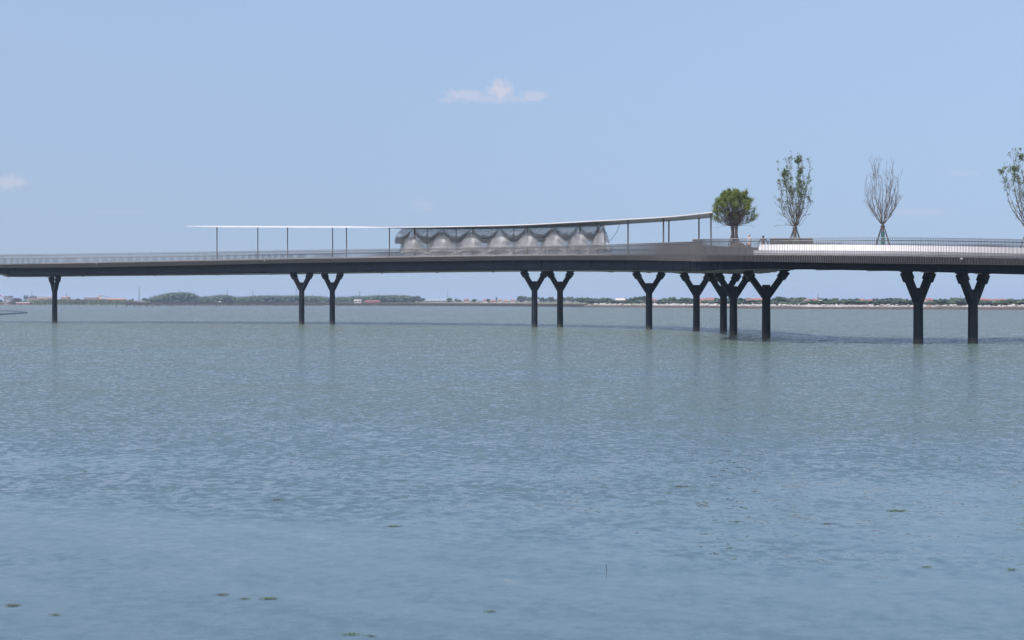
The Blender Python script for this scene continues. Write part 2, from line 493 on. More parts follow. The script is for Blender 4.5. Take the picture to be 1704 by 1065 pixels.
ii = [i for i in range(NS) if 60 < FPX[i] < 1020 and i < 150]
b.strip([at(i, .22, ZD[i]) for i in ii], [at(i, .22, ZD[i] + .13) for i in ii]); b.strip([at(i, .22, ZD[i] + .13) for i in ii], [at(i, .5, ZD[i] + .13) for i in ii])
b.strip([at(i, .5, ZD[i] + .13) for i in ii], [at(i, .5, ZD[i]) for i in ii])
buildw(b, "kerb", M['whiteb'], bridge)


for px_ in (157, 439, 1598):      # little pale drain spouts on the fascia
    i_ = int(np.argmin(np.abs(FPX - px_) + (np.arange(NS) < 190) * (px_ > 1200) * 999)); b = MB(); p_ = at(i_, -.05, ZD[i_] - .12)
    b.box(p_, (.16, .14, .10), 0, .8); b.tube([p_, (p_[0], p_[1], p_[2] - .14)], .035, 6); buildw(b, "drain_spout", M['lightgrey'], bridge)


def polyres(pts, step):
    pts = np.array(pts); d = np.r_[0, np.cumsum(np.linalg.norm(np.diff(pts[:, :2], axis=0), axis=1))]
    n = int(d[-1] / step); t = np.linspace(0, d[-1], n + 1)
    return np.stack([np.interp(t, d, pts[:, k]) for k in range(pts.shape[1])], 1)


def railing(pts, spacing, wdt, label, second=.2, posts=2.4, m='picket', thick=.035):
    """pts rows: x, y, z bottom of pickets, z top rail, z deck"""
    root = bpy.data.objects.new("railing", None); COL.objects.link(root); root.parent = bridge; root["label"] = label
    root.matrix_parent_inverse = Matrix.Identity(4)
    base = Vector(bridge.location)
    q = polyres(pts, spacing); bb = MB(); r = random.Random(5)
    for i, (x, y, z0, z1, zd) in enumerate(q):
        j = min(i + 1, len(q) - 1); k = max(i - 1, 0)
        a = math.atan2(q[j][1] - q[k][1], q[j][0] - q[k][0])
        big = (i % int(posts / spacing) == 0)
        ww = wdt * (1.15 if big else 1) * r.uniform(.9, 1.1)
        top = z1 + (.0 if not big else .0) + r.uniform(-.008, .008)
        bb.box((x, y, (z0 + top) / 2), (ww, thick, top - z0), a + r.uniform(-.05, .05))
    buildw(bb, "pickets", M[m], root, base=base)
    q = polyres(pts, .8)
    bb = MB(); bb.tube([(x, y, z1 + .0) for x, y, z0, z1, zd in q], .025, 5); buildw(bb, "top_rail", M['rail'], root, base=base)
    bb = MB(); bb.tube([(x, y, z1 - second) for x, y, z0, z1, zd in q], .035, 6); buildw(bb, "handrail", M['darkrail'], root, base=base)
    bb = MB(); bb.tube([(x, y, zd + .07) for x, y, z0, z1, zd in q], .025, 5); buildw(bb, "bottom_rail", M['darkrail'], root, base=base)
    return root


railing([(*at(i, 0, 0)[:2], ZF[i], ZR[i], ZD[i]) for i in range(NS)], .125, .027, "long grey picket railing on the near edge of the bridge")
railing([(RX[i] - CRU[i, 0] * .15, RY[i] - CRU[i, 1] * .15, ZD[i] + DZ[i], ZD[i] + DZ[i] + 1.12, ZD[i] + DZ[i]) for i in range(NS)], .14, .018,
        "grey picket railing on the far edge of the bridge", second=.12)


def pier(px, Y, span, rot, label):
    x = (px - 852) / F * Y; zs = soffit_z(x, Y) + .02
    root = bpy.data.objects.new("pier", None); COL.objects.link(root); root.parent = bridge; root["label"] = label
    root.location = Vector((x, Y, 0)) - Vector(bridge.location)
    R = Matrix.Rotation(rot, 3, 'Z')
    b = MB(); zc = zs - 1.28
    prof = [(-2.5, .36), (0, .36), (.25, .365), (zc, .345), (zc + .02, .30)]
    b.tube([(0, 0, z) for z, _ in prof], [r_ for _, r_ in prof], 14)
    b.tube([(0, 0, zc - .45), (0, 0, zc - .38)], .36, 14)
    o = b.build("column", M['pier'], root)
    for sgn in (-1, 1):
        b = MB(); d = R @ Vector((sgn, 0, 0)); side = R @ Vector((0, 1, 0))
        p0 = d * .12 + Vector((0, 0, zs - 2.25)); p1 = d * (span / 2 - .24) + Vector((0, 0, zs - .35))
        p2 = d * (span / 2 - .10) + Vector((0, 0, zs))
        b.obox(p0, p1, .50, .42, side)
        ar = b.build("arm", M['pier'], root)
        c = MB(); dirn = (p1 - p0).normalized()
        q0 = p1 - dirn * .42; q1 = p1 + dirn * .30
        c.obox(q0, q1, .64, .60, side)
        c.box(d * (span / 2 - .16) + Vector((0, 0, zs - .06)), (.66, .72, .12), rot)
        c.build("collar", M['pier'], ar)
    return root


for px, Y, span, rot, lab in (
        (91, 199, 3.4, -55, "lone pier at the far left, its arms seen almost edge on"),
        (502, 187, 3.45, -38, "left pier of the close pair under the middle of the left span"),
        (553, 187, 3.3, -38, "right pier of the close pair under the middle of the left span"),
        (889.5, 168.5, 3.45, 36, "left pier of the pair under the right part of the woven pavilion"),
        (932, 168, 3.45, 36, "right pier of the pair under the right part of the woven pavilion"),
        (1080, 154.6, 3.5, 24, "pier standing alone just left of the cluster under the bend"),
        (1159, 149.5, 3.5, 27, "leftmost pier of the cluster under the bend"),
        (1204, 141.6, 3.5, 24, "slim far pier inside the cluster under the bend"),
        (1220.5, 130, 3.5, 20, "pier crossing arms with its neighbour in the cluster under the bend"),
        (1275, 119, 3.65, 14, "widest and nearest pier of the cluster under the bend"),
        (1528, 104.9, 3.3, 40, "left pier of the nearest pair at the right"),
        (1619, 104.9, 3.25, 40, "right pier of the nearest pair at the right")):
    pier(px, Y, span, math.radians(rot), lab)

# ------------------------------------------------------------------ canopy: a thin white roof twisting along the walkway
CN = [(311, 195.0, 376.5), (361, 194.0, 376.8), (478, 189.5, 377.3), (600, 184.0, 377.6), (700, 179.5, 377.2), (800, 174.0, 375.2), (880, 168.5, 372.8),
      (980, 161.0, 367.4), (1045, 155, 364.0), (1120, 146.5, 359.2), (1187, 137.5, 352.0)]
CFR = [(311, 196.5, 376.4), (361, 199, 376.2), (478, 199, 376.6), (600, 193.5, 377.2), (700, 189, 380.0), (800, 182.5, 380.0), (880, 177, 378.6),
       (980, 170, 375.6), (1045, 164.5, 371.2), (1120, 156.5, 366.3), (1187, 148.5, 360.6)]
canopy = thing("canopy", "long thin white roof on slim posts above the bridge walkway", "canopy", (0, 180, 8))
cn = catmull(CN, 8); cf = catmull(CFR, 8)
def canopy_pt(px, v, under=.0):
    i = np.interp(px, cn[:, 0], np.arange(len(cn)))
    yn, rn = np.interp(px, cn[:, 0], cn[:, 1]), np.interp(px, cn[:, 0], cn[:, 2])
    yf_, rf = np.interp(px, cf[:, 0], cf[:, 1]), np.interp(px, cf[:, 0], cf[:, 2])
    a, c = P(px, rn, yn), P(px, rf, yf_)
    p = a.lerp(c, v); th = .11
    if px < 361: th *= max(.25, (px - 305) / 56)
    return p - Vector((0, 0, th * under))
pxs = list(np.linspace(311, 1187, 120))
b = MB()
NT = [canopy_pt(p, 0, 0) for p in pxs]; FT = [canopy_pt(p, 1, 0) + Vector((0, 0, .03)) for p in pxs]
NB = [canopy_pt(p, 0, 1) for p in pxs]; FB = [canopy_pt(p, 1, .9) for p in pxs]
b.strip(NT, FT); b.strip(NB, NT); b.strip(FT, FB)
b.add([NT[0], FT[0], FB[0], NB[0]], [(0, 1, 2, 3)]); b.add([NT[-1], NB[-1], FB[-1], FT[-1]], [(0, 1, 2, 3)])
buildw(b, "roof", M['white'], canopy)
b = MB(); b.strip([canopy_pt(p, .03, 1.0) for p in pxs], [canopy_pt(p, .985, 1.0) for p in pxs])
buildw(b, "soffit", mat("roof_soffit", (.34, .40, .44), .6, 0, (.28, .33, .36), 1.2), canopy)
for px, v, rr in ((361, .25, .075), (478.5, .2, .07), (576.5, .2, .07), (690, .22, .12), (787, .25, .07), (878, .3, .07), (994.5, .3, .125), (1045, .12, .09),
                  (1113, .75, .08), (1183, .2, .08), (429, .7, .065), (553.5, .75, .065), (648, .7, .07), (711, .8, .06), (759, .8, .06),
                  (855, .8, .06), (965, .5, .12), (1104, .2, .085), (1163, .75, .08)):
    p = canopy_pt(px, v, 1.05); z0 = deck_z(p.x, p.y)
    b = MB(); b.tube([(p.x, p.y, z0), (p.x, p.y, p.z + .03)], rr, 8); b.box((p.x, p.y, z0 + .02), (.3, .3, .04))
    b.box((p.x, p.y, p.z - .03), (rr * 3, rr * 3, .05))
    buildw(b, "post", mat("post_steel", (.11, .10, .10), .5, .3) if "post_steel" not in bpy.data.materials else bpy.data.materials["post_steel"], canopy)

# ------------------------------------------------------------------ woven wire pavilion under the canopy
pav = thing("woven_pavilion", "billowing grey woven wire mesh sculpture under the canopy", "pavilion", (-4, 172, 8))
BC = [(612, -2 * math.pi), (663, 0), (711, 2 * math.pi), (759, 4 * math.pi), (808, 6 * math.pi), (855, 8 * math.pi), (900, 10 * math.pi), (943, 12 * math.pi), (983, 14 * math.pi), (1018, 16 * math.pi)]


def sheet(fn, px0, px1, nu, nvv, name, wr, skip=None):
    grid = np.zeros((nu + 1, nvv + 1, 3))
    for i in range(nu + 1):
        px = px0 + (px1 - px0) * i / nu
        for j in range(nvv + 1): grid[i, j] = fn(px, j / nvv)
    b = MB()
    for i in range(0, nu + 1): b.tube([grid[i, j] for j in range(nvv + 1)], wr, 3, False)
    for j in range(0, nvv + 1): b.tube([grid[i, j] for i in range(nu + 1)], wr, 3, False)
    return buildw(b, name, M['wire'], pav)


def woven(name, col, dark, cover):
    """fine wire cloth: crossing wires with open holes between them"""
    m = mat(name, col, .5, .2, dark, 1.1); nt = m.node_tree; g = nt.nodes.new("ShaderNodeNewGeometry"); prev = None
    for rot in ((0, .75, .3), (0, -.75, -.3)):
        mp = nt.nodes.new("ShaderNodeMapping"); mp.inputs["Rotation"].default_value = rot; nt.links.new(g.outputs["Position"], mp.inputs[0])
        wv = nt.nodes.new("ShaderNodeTexWave"); wv.inputs["Scale"].default_value = 3.2; wv.inputs["Distortion"].default_value = .6; nt.links.new(mp.outputs[0], wv.inputs["Vector"])
        if prev is None: prev = wv.outputs["Fac"]
        else:
            mx = nt.nodes.new("ShaderNodeMath"); mx.operation = 'MAXIMUM'; nt.links.new(prev, mx.inputs[0]); nt.links.new(wv.outputs["Fac"], mx.inputs[1]); prev = mx.outputs[0]
    gt = nt.nodes.new("ShaderNodeMath"); gt.operation = 'GREATER_THAN'; nt.links.new(prev, gt.inputs[0]); gt.inputs[1].default_value = cover
    tr = nt.nodes.new("ShaderNodeBsdfTransparent"); ms = nt.nodes.new("ShaderNodeMixShader")
    nt.links.new(gt.outputs[0], ms.inputs[0]); nt.links.new(tr.outputs[0], ms.inputs[1]); nt.links.new(nt.nodes["Principled BSDF"].outputs[0], ms.inputs[2])
    nt.links.new(ms.outputs[0], nt.nodes["Material Output"].inputs[0]); return m


W_SHADED = woven("woven_mesh_shaded", (.27, .28, .29), (.18, .185, .19), .86); W_LIT = woven("woven_mesh_lit", (.44, .45, .47), (.30, .31, .32), .86)  # same mesh in two tones: lit mounds painted paler, shaded bells darker


def cloth(fn, px0, px1, nu, nvv, name, m):
    b = MB(); G = [[fn(px0 + (px1 - px0) * i / nu, j / nvv) for j in range(nvv + 1)] for i in range(nu + 1)]
    for r_ in G: b.v.extend([tuple(p) for p in r_])
    n = nvv + 1
    b.f = [(i * n + j, (i + 1) * n + j, (i + 1) * n + j + 1, i * n + j + 1) for i in range(nu) for j in range(nvv)]
    return buildw(b, name, m, pav, smooth=True)


def pav_frame(px, v):
    top = canopy_pt(min(px, 1187), .12 + .85 * v, 1.3)
    x, y = top.x, top.y
    return x, y, top.z, deck_z(x, y)


def upper(px, v):
    x, y, zt, zb = pav_frame(px, v); H = zt - zb
    u = float(np.interp(px, [p for p, _ in BC], [a for _, a in BC]))
    rows_ = .5 - .5 * math.cos(4 * math.pi * v)            # two rows of bells across the depth
    bell = (.5 + .5 * math.cos(u)) ** .8
    d = (bell * (.45 + .55 * rows_)) ** .75
    sway = .35 * math.sin(u) * d
    endt = 1 - .0 * px
    return (x + sway, y + .35 * math.sin(4 * math.pi * v) * d, zt - .10 - H * .47 * d)


def lower(px, v):
    x, y, zt, zb = pav_frame(px, v); H = zt - zb
    u = float(np.interp(px, [p for p, _ in BC], [a for _, a in BC])) + (math.pi * .25 if v > .5 else 0)
    rows_ = .5 - .5 * math.cos(4 * math.pi * v)
    mound = (.5 - .5 * math.cos(u)) ** .7 * (1 - .12 * math.sin(u * .31 + 1))
    d = mound * (.25 + .75 * rows_) + .18 * (1 - mound)
    sway = -.3 * math.sin(u) * mound
    edge = min(1, (px - 655) / 14) if px < 669 else 1
    return (x + sway, y, zb + .05 + H * .80 * d * max(.1, edge))


def curtain(v0, k):
    def fn(px, t):
        x, y, zt, zb = pav_frame(px, v0); H = zt - zb
        u = float(np.interp(px, [p for p, _ in BC], [a for _, a in BC])) + k
        edge = zb + H * (.46 + .30 * (.5 - .5 * math.cos(u)))
        z = zb + .05 + (edge - zb) * t
        bul = math.sin(math.pi * t)
        return (x, y + .7 * bul * math.cos(u), z)
    return fn


cloth(upper, 659, 1008, 300, 48, "hanging_bells", W_SHADED)
cloth(lower, 664, 1019, 300, 48, "rising_mounds", W_LIT)
def veil(v0, k, deep=.40, low=.17):
    def fn(px, t):
        x, y, zt, zb = pav_frame(px, v0); H = zt - zb
        u = float(np.interp(px, [p for p, _ in BC], [a for _, a in BC])) + k
        z0, z1 = zt - .06, zt - H * (low + deep * (.5 + .5 * math.cos(u)) ** .5 * (1 - .18 * math.sin(u * .43)))
        bul = math.sin(math.pi * min(1, t * 1.15)) * (.5 + .5 * math.cos(u))
        if px < 672: x += .75 * (1 - (px - 658) / 14) * (abs(t - .55) * 2) ** 1.6      # the end cup bulges out and pinches at its rims
        return (x + .5 * math.sin(u) * t * (.5 + .5 * math.cos(u)), y - .8 * bul, z0 + (z1 - z0) * t)
    return fn


cloth(veil(.12, 0, .34), 660, 1004, 300, 22, "hanging_veil", W_SHADED)
cloth(veil(.60, math.pi * .8, .26), 664, 1006, 300, 22, "hanging_veil", W_SHADED)
cloth(curtain(.06, 0), 672, 1004, 300, 18, "rising_veil", W_LIT)
cloth(curtain(.55, math.pi), 668, 1010, 300, 18, "rising_veil", W_SHADED)
# scallop rims that read as darker lines
for v0, kk in ((.26, 0), (.74, 0)):
    b = MB(); b.tube([veil(.12 if v0 < .5 else .6, 0 if v0 < .5 else math.pi * .8, .34 if v0 < .5 else .26)(p, 1) for p in np.linspace(660, 1004, 260)], .02, 4, False); buildw(b, "scallop_rim", M['darkrail'], pav)
b = MB()
px_a = [P(1011, 404, 163), P(1019, 396, 163), P(1026, 386, 163.3), P(1030.5, 375, 163.6), P(1031, 367, 164)]
b.tube([Vector(p) for p in catmull([tuple(p) for p in px_a], 5)], .022, 4); buildw(b, "loose_cable", M['darkrail'], pav)

# ------------------------------------------------------------------ bench, planters, screens on the right-hand platform
def ribbon(idx, d0, h0, h1, d1=None):
    d1 = d0 if d1 is None else d1
    return ([at(i, d0, ZD[i] + h0) for i in idx], [at(i, d1, ZD[i] + h1) for i in idx])


last = [i for i in range(190, NS) if FPX[i] > 1236]
idx = [i for i in last if 1262 < FPX[i] + 24 < 1900]
bench = thing("bench", "long curved white bench behind the railing at the right", "bench", at(idx[0], 2.2, ZD[idx[0]]))
b = MB()
il = [i for i in last if FPX[i] > 1238]
for A, B in (ribbon(il, 1.9, 0, .38), ribbon(il, 1.9, .38, .38, 2.35), ribbon(il, 2.5, .38, 0)): b.strip(A, B)
for i, s_ in ((il[0], 1), (il[-1], -1)):
    q = [at(i, 1.9, ZD[i]), at(i, 1.9, ZD[i] + .38), at(i, 2.5, ZD[i] + .38), at(i, 2.5, ZD[i])]; b.add(q, [(0, 1, 2, 3)])
buildw(b, "seat", M['lightgrey'], bench)  # white base coloured grey: its weaker sunlight is put into the colour
b = MB()
iu = [i for i in last if FPX[i] > 1242]
for A, B in (ribbon(iu, 2.36, .375, .83, 2.75), ribbon(iu, 2.75, .83, .83, 2.9), ribbon(iu, 2.9, .83, .375, 2.9)): b.strip(A, B)
for i in (iu[0], iu[-1]):
    b.add([at(i, 2.36, ZD[i] + .375), at(i, 2.75, ZD[i] + .83), at(i, 2.9, ZD[i] + .83), at(i, 2.9, ZD[i] + .375)], [(0, 1, 2, 3)])
buildw(b, "backrest", M['white'], bench)


def ribbed_wall(name, label, cat, pts, h, top_m='ribs', rib=.14):
    """pts x,y,zbase,ztop"""
    t = thing(name, label, cat, (pts[0][0], pts[0][1], pts[0][2])); b = MB()
    A = [(p[0], p[1], p[2]) for p in pts]; B = [(p[0], p[1], p[3]) for p in pts]
    back = [(p[0] + .05, p[1] + .18, p[3]) for p in pts]; back0 = [(p[0] + .05, p[1] + .18, p[2]) for p in pts]
    b.strip(A, B); b.strip(B, back); b.strip(back, back0)
    b.add([A[0], B[0], back[0], back0[0]], [(0, 1, 2, 3)]); b.add([A[-1], B[-1], back[-1], back0[-1]], [(0, 1, 2, 3)])
    buildw(b, "panel", M[top_m], t)
    q = polyres(pts, rib); b = MB()
    for x, y, z0, z1 in q: b.box((x, y - .03, (z0 + z1) / 2), (.05, .05, z1 - z0 + .02))
    buildw(b, "ribs", M['darkrail'], t)
    b = MB(); b.tube([(p[0], p[1] - .01, p[3] + .02) for p in pts], .04, 5); buildw(b, "capping", M['darkrail'], t)
    return t


def wpts(rows):
    out = []
    for px, Y, ytop in rows:
        x = (px - 852) / F * Y; out.append((x, Y, deck_z(x, Y), P(px, ytop, Y).z))
    return [tuple(r_) for r_ in catmull(out, 5)]


ribbed_wall("planter", "low brown ribbed planter wall below the round green tree", "planter",
            wpts([(1170, 119.5, 408), (1188, 114.0, 410), (1212, 110.6, 411.5), (1238, 108.5, 412), (1252, 107.4, 412.5)]), .6)
ribbed_wall("ribbed_screen", "grey ribbed metal screen behind the tall leafy tree", "screen",
            wpts([(1281, 118, 398.5), (1300, 116.5, 397.8), (1328, 115.5, 397.8), (1352, 115, 398)]), 1.2)
# soil mound heaped round the roots of the round tree
mx, my = (1228 - 852) / F * 116.5, 116.5; mz = deck_z(mx, my)
b = MB(); r = random.Random(3); rings = []
for k, (rr, zz) in enumerate(((1.3, 0), (1.05, .4), (.75, .7), (.45, .95), (.2, 1.05))):
    rings.append([(math.cos(a) * rr * r.uniform(.85, 1.15), math.sin(a) * rr * r.uniform(.85, 1.15), zz * r.uniform(.9, 1.08)) for a in np.linspace(0, 2 * math.pi, 17)[:-1]])
for a, c in zip(rings[:-1], rings[1:]): b.strip(a + [a[0]], c + [c[0]])
b.add(rings[-1], [tuple(range(16))])
o = b.build("soil_mound", M['soil'], loc=(mx, my, mz)); tag(o, "brown earth heaped round the roots of the round green tree", "soil mound")


# ------------------------------------------------------------------ trees on the platform
def leafquad(V, Fc, p, size, r):
    n = Vector((r.gauss(0, 1), r.gauss(0, 1), r.gauss(0, 1))).normalized()
    a = n.orthogonal().normalized(); c = n.cross(a); k = len(V); s = size * r.uniform(.6, 1.3)
    V.extend([tuple(p - a * s), tuple(p - c * s * .55), tuple(p + a * s), tuple(p + c * s * .55)]); Fc.append((k, k + 1, k + 2, k + 3))


def make_tree(name, label, px, Y, fork_row, tips_fn, nstem, seed, leaf_m=None, leaf_fn=None, nleaf=0, lsize=.07, trunk_r=.1, stems=1, twig=5,
              bark='bark', spread=1.0, pole_r=.9, control=(.75, .35), wrap=False, extra=None, poles=4, sub_len=.9):
    r = random.Random(seed)
    x = (px - 852) / F * Y; z0 = deck_z(x, Y)
    t = thing(name, label, "tree", (x, Y, z0))
    fz = P(px, fork_row, Y).z - z0                    # fork height above the deck
    b = MB()
    forks = []
    for s in range(stems):
        a = 2 * math.pi * s / max(1, stems) + .4; off = .0 if stems == 1 else .2
        base = Vector((math.cos(a) * off, math.sin(a) * off, 0)); top = Vector((math.cos(a) * off * 1.1, math.sin(a) * off * 1.1, fz))
        mid = base.lerp(top, .5) + Vector((r.uniform(-.03, .03), 0, 0))
        b.tube([base, mid, top, top + Vector((0, 0, .15))], [trunk_r * 1.15, trunk_r, trunk_r * .95, trunk_r * .6], 8); forks.append(top)
    b.build("trunk", M[bark], t, smooth=True)
    if wrap:
        w_ = MB(); w_.tube([(0, 0, .1), (0, 0, fz * .78)], trunk_r * 1.35, 8); w_.build("trunk_wrap", M['teal'], t)
    b = MB(); spots = []
    for k in range(nstem):
        tip = tips_fn(r, k); f0 = forks[k % len(forks)]
        tipv = Vector((0, 0, fz)) + tip
        c1 = f0 + Vector((tip.x * control[0], tip.y * control[0], tip.z * control[1]))
        n = 9; pts = []
        for i in range(n + 1):
            u = i / n; p = f0 * (1 - u) ** 2 + c1 * 2 * u * (1 - u) + tipv * u * u
            if 0 < i: p = p + Vector((r.gauss(0, .03), r.gauss(0, .03), r.gauss(0, .02))) * (1 + 2 * u)
            pts.append(p)
        r0 = trunk_r * (.22 if stems > 1 else .34) * r.uniform(.6, 1.1); rad = [max(.008, r0 * (1 - u / n) ** .9) for u in range(n + 1)]
        b.tube(pts, rad, 5, False)
        for i in range(2, n + 1): spots.append((pts[i], i / n))
        for q in range(twig):
            i = r.randint(2, n - 1); p = pts[i]; d = (pts[min(i + 1, n)] - pts[i - 1]).normalized()
            side = Vector((r.gauss(0, 1), r.gauss(0, 1), r.gauss(.35, .5))).normalized()
            dd = (d * 1.15 + side * .75 * spread).normalized(); ln = sub_len * r.uniform(.35, 1.0) * (1.1 - .4 * i / n)
            tp = [p]
            for j in range(4): dd = (dd + Vector((r.gauss(0, .12), r.gauss(0, .12), .10 + r.gauss(0, .08)))).normalized(); tp.append(tp[-1] + dd * ln / 4)
            b.tube(tp, [rad[i] * .5 + .003, rad[i] * .4 + .003, .009, .007, .006], 3, False)
            for j in range(1, 5): spots.append((tp[j], min(1, i / n + .1 * j)))
            for j in (2, 3):
                d2 = (dd + Vector((r.gauss(0, .6), r.gauss(0, .6), r.gauss(.1, .4)))).normalized(); e = tp[j] + d2 * ln * .4
                b.tube([tp[j], tp[j].lerp(e, .5) + Vector((0, 0, .015)), e], [.007, .006, .005], 3, False); spots.append((e, 1))
    if extra: extra(b, spots, fz, r)
    b.build("branches", M[bark], t)
    if leaf_m:
        V, Fc = [], []; tries = 0
        while len(Fc) < nleaf and tries < nleaf * 12:
            tries += 1; p, u = r.choice(spots)
            if r.random() > leaf_fn(p - Vector((0, 0, fz)), u, r): continue
            for _ in range(r.randint(1, 4)): leafquad(V, Fc, p + Vector((r.gauss(0, .07), r.gauss(0, .07), r.gauss(0, .07))), lsize, r)
        m_ = MB(); m_.v = V; m_.f = Fc; m_.build("leaves", M[leaf_m], t)
    for k in range(poles):
        a = 2 * math.pi * k / poles + .45
        p_ = MB(); p_.tube([(math.cos(a) * pole_r, math.sin(a) * pole_r, 0), (math.cos(a) * .1, math.sin(a) * .1, fz * .97)], .035, 6); p_.build("support_pole", M['pole'], t)
    c_ = MB(); c_.tube([(0, 0, fz * .94), (0, 0, fz * .97)], trunk_r * (1.6 if stems == 1 else 3.2), 8); c_.build("strap", M['pole'], t)
    return t


def round_tips(r, k):      # tips over a domed crown
    el = math.asin(min(1, max(-.05, r.uniform(-.03, 1) ** 1 if r.random() < .6 else r.uniform(.6, 1)))); az = r.uniform(0, 2 * math.pi); R_ = 2.0 * r.uniform(.86, 1.0)
    return Vector((math.cos(el) * math.cos(az) * R_ * 1.0, math.cos(el) * math.sin(az) * R_, .62 + math.sin(el) * 2.45 * r.uniform(.9, 1.0)))


def round_leaf(p, u, r):
    q = math.sqrt((p.x / 2.05) ** 2 + (p.y / 2.05) ** 2 + ((p.z - 1.15) / 1.95) ** 2)
    h = max(0, min(1, (p.z - .55) / 1.6))
    clump = .6 + .4 * (math.sin(p.x * 7 + 1) * math.sin(p.y * 7 + 2) * math.sin(p.z * 8) > -.15)
    return (max(0, q - .6) * 2.6) ** 1.2 * (.10 + .90 * h ** 1.2) * clump


def low_twigs(b, spots, fz, r):
    for s, zz in ((-1, .05), (1, .12), (-1, .3)):
        pts = [Vector((0, 0, fz)), Vector((s * .5, -.2, fz + .05)), Vector((s * 1.1, -.3, fz - .02 + zz)), Vector((s * 1.6, -.3, fz - .2 + zz))]
        b.tube(pts, [.02, .014, .009, .005], 3, False)


make_tree("round_tree", "low round bright green tree on several stems beside the canopy end", 1222, 118, 377, round_tips, 130, 21, 'leaf1', round_leaf, 27000,
          .046, trunk_r=.10, stems=4, twig=8, control=(.45, .42), extra=low_twigs, pole_r=.85, poles=4, sub_len=.8)


def vase_tips(w, h, cx=0):
    def fn(r, k):
        az = 2.4 * k + r.uniform(-.3, .3); q = math.sqrt(r.uniform(.02, 1)); hh = h * (1 - .30 * q * r.uniform(.5, 1.3)) * r.uniform(.82, 1.0)
        if k % 3 == 2: hh *= .62; q = min(1, q * 1.05)
        return Vector((cx + math.cos(az) * w * q, math.sin(az) * w * q, hh))
    return fn


def vase_leaf(h):
    def fn(p, u, r):
        f = max(0, min(1, p.z / h))
        cl = (math.sin(p.x * 3.1 + 1.3) + math.sin(p.z * 2.3 + p.x * 1.7) + math.sin(p.y * 3.3)) / 3
        return (.04 + .96 * max(0, f - .22) ** 1.0) * (.2 + .8 * (cl > -.05)) * (.3 + .7 * u)
    return fn


def droop(b, spots, fz, r):
    for s, x1, z1 in ((-1, 1.65, .0), (-1, 1.3, .55), (1, 1.2, 1.1)):
        pts = [Vector((0, 0, fz)), Vector((s * x1 * .35, -.1, fz + .12)), Vector((s * x1 * .7, -.15, fz + z1 * .55 + .1)), Vector((s * x1, -.2, fz + z1))]
        b.tube(pts, [.02, .015, .01, .006], 3, False)
        for j in range(14):
            u = r.uniform(.5, 1); p = pts[2].lerp(pts[3], u) if u > .6 else pts[1].lerp(pts[2], r.random()); spots.extend([(p + Vector((0, 0, r.uniform(0, .1))), 1)] * (2 if s < 0 else 0))


make_tree("vase_tree", "tall upright tree with sparse dark leaves right of the two people", 1323, 110, 377, vase_tips(1.85, 6.7), 20, 8, 'leaf2', vase_leaf(5.9), 5200,
          .055, trunk_r=.13, twig=8, control=(.95, .30), extra=droop, pole_r=1.0, sub_len=1.1, bark='barkd')
make_tree("bare_tree", "tall leafless tree with a teal wrapped trunk", 1469, 109, 374, vase_tips(1.6, 6.3), 20, 14, None, None, 0,
          .06, trunk_r=.11, twig=9, control=(1.0, .30), pole_r=1.05, wrap=True, sub_len=1.3, bark='bark', spread=.7)
make_tree("vase_tree", "tall sparsely leafed tree cut off by the right edge", 1710, 108, 379, vase_tips(1.95, 7.3), 20, 31, 'leaf2', vase_leaf(6.2), 5200,
          .058, trunk_r=.13, twig=8, control=(.9, .30), pole_r=1.05, sub_len=1.1, bark='barkd')


# ------------------------------------------------------------------ two people on the platform
def skin_body(chains, name, m, parent, sub=2):
    """chains: list of [(x,y,z,r),...]; first vertex of later chains may equal an existing vertex (joined)"""
    vs, es, rs = [], [], []
    def idx_(p):
        for i, v in enumerate(vs):
            if (Vector(v) - Vector(p[:3])).length < 1e-5: return i
        vs.append(tuple(p[:3])); rs.append(p[3]); return len(vs) - 1
    for ch in chains:
        prev = None
        for p in ch:
            i = idx_(p)
            if prev is not None: es.append((prev, i))
            prev = i
    me = bpy.data.meshes.new(name); me.from_pydata(vs, es, []); me.update(); me.materials.append(m)
    o = bpy.data.objects.new(name, me); COL.objects.link(o); o.parent = parent
    md = o.modifiers.new("skin", 'SKIN'); md.use_smooth_shade = True
    for i, s in enumerate(me.skin_vertices[0].data): s.radius = (rs[i], rs[i]); s.use_root = (i == 0)
    sd = o.modifiers.new("sub", 'SUBSURF'); sd.levels = sub; sd.render_levels = sub
    return o


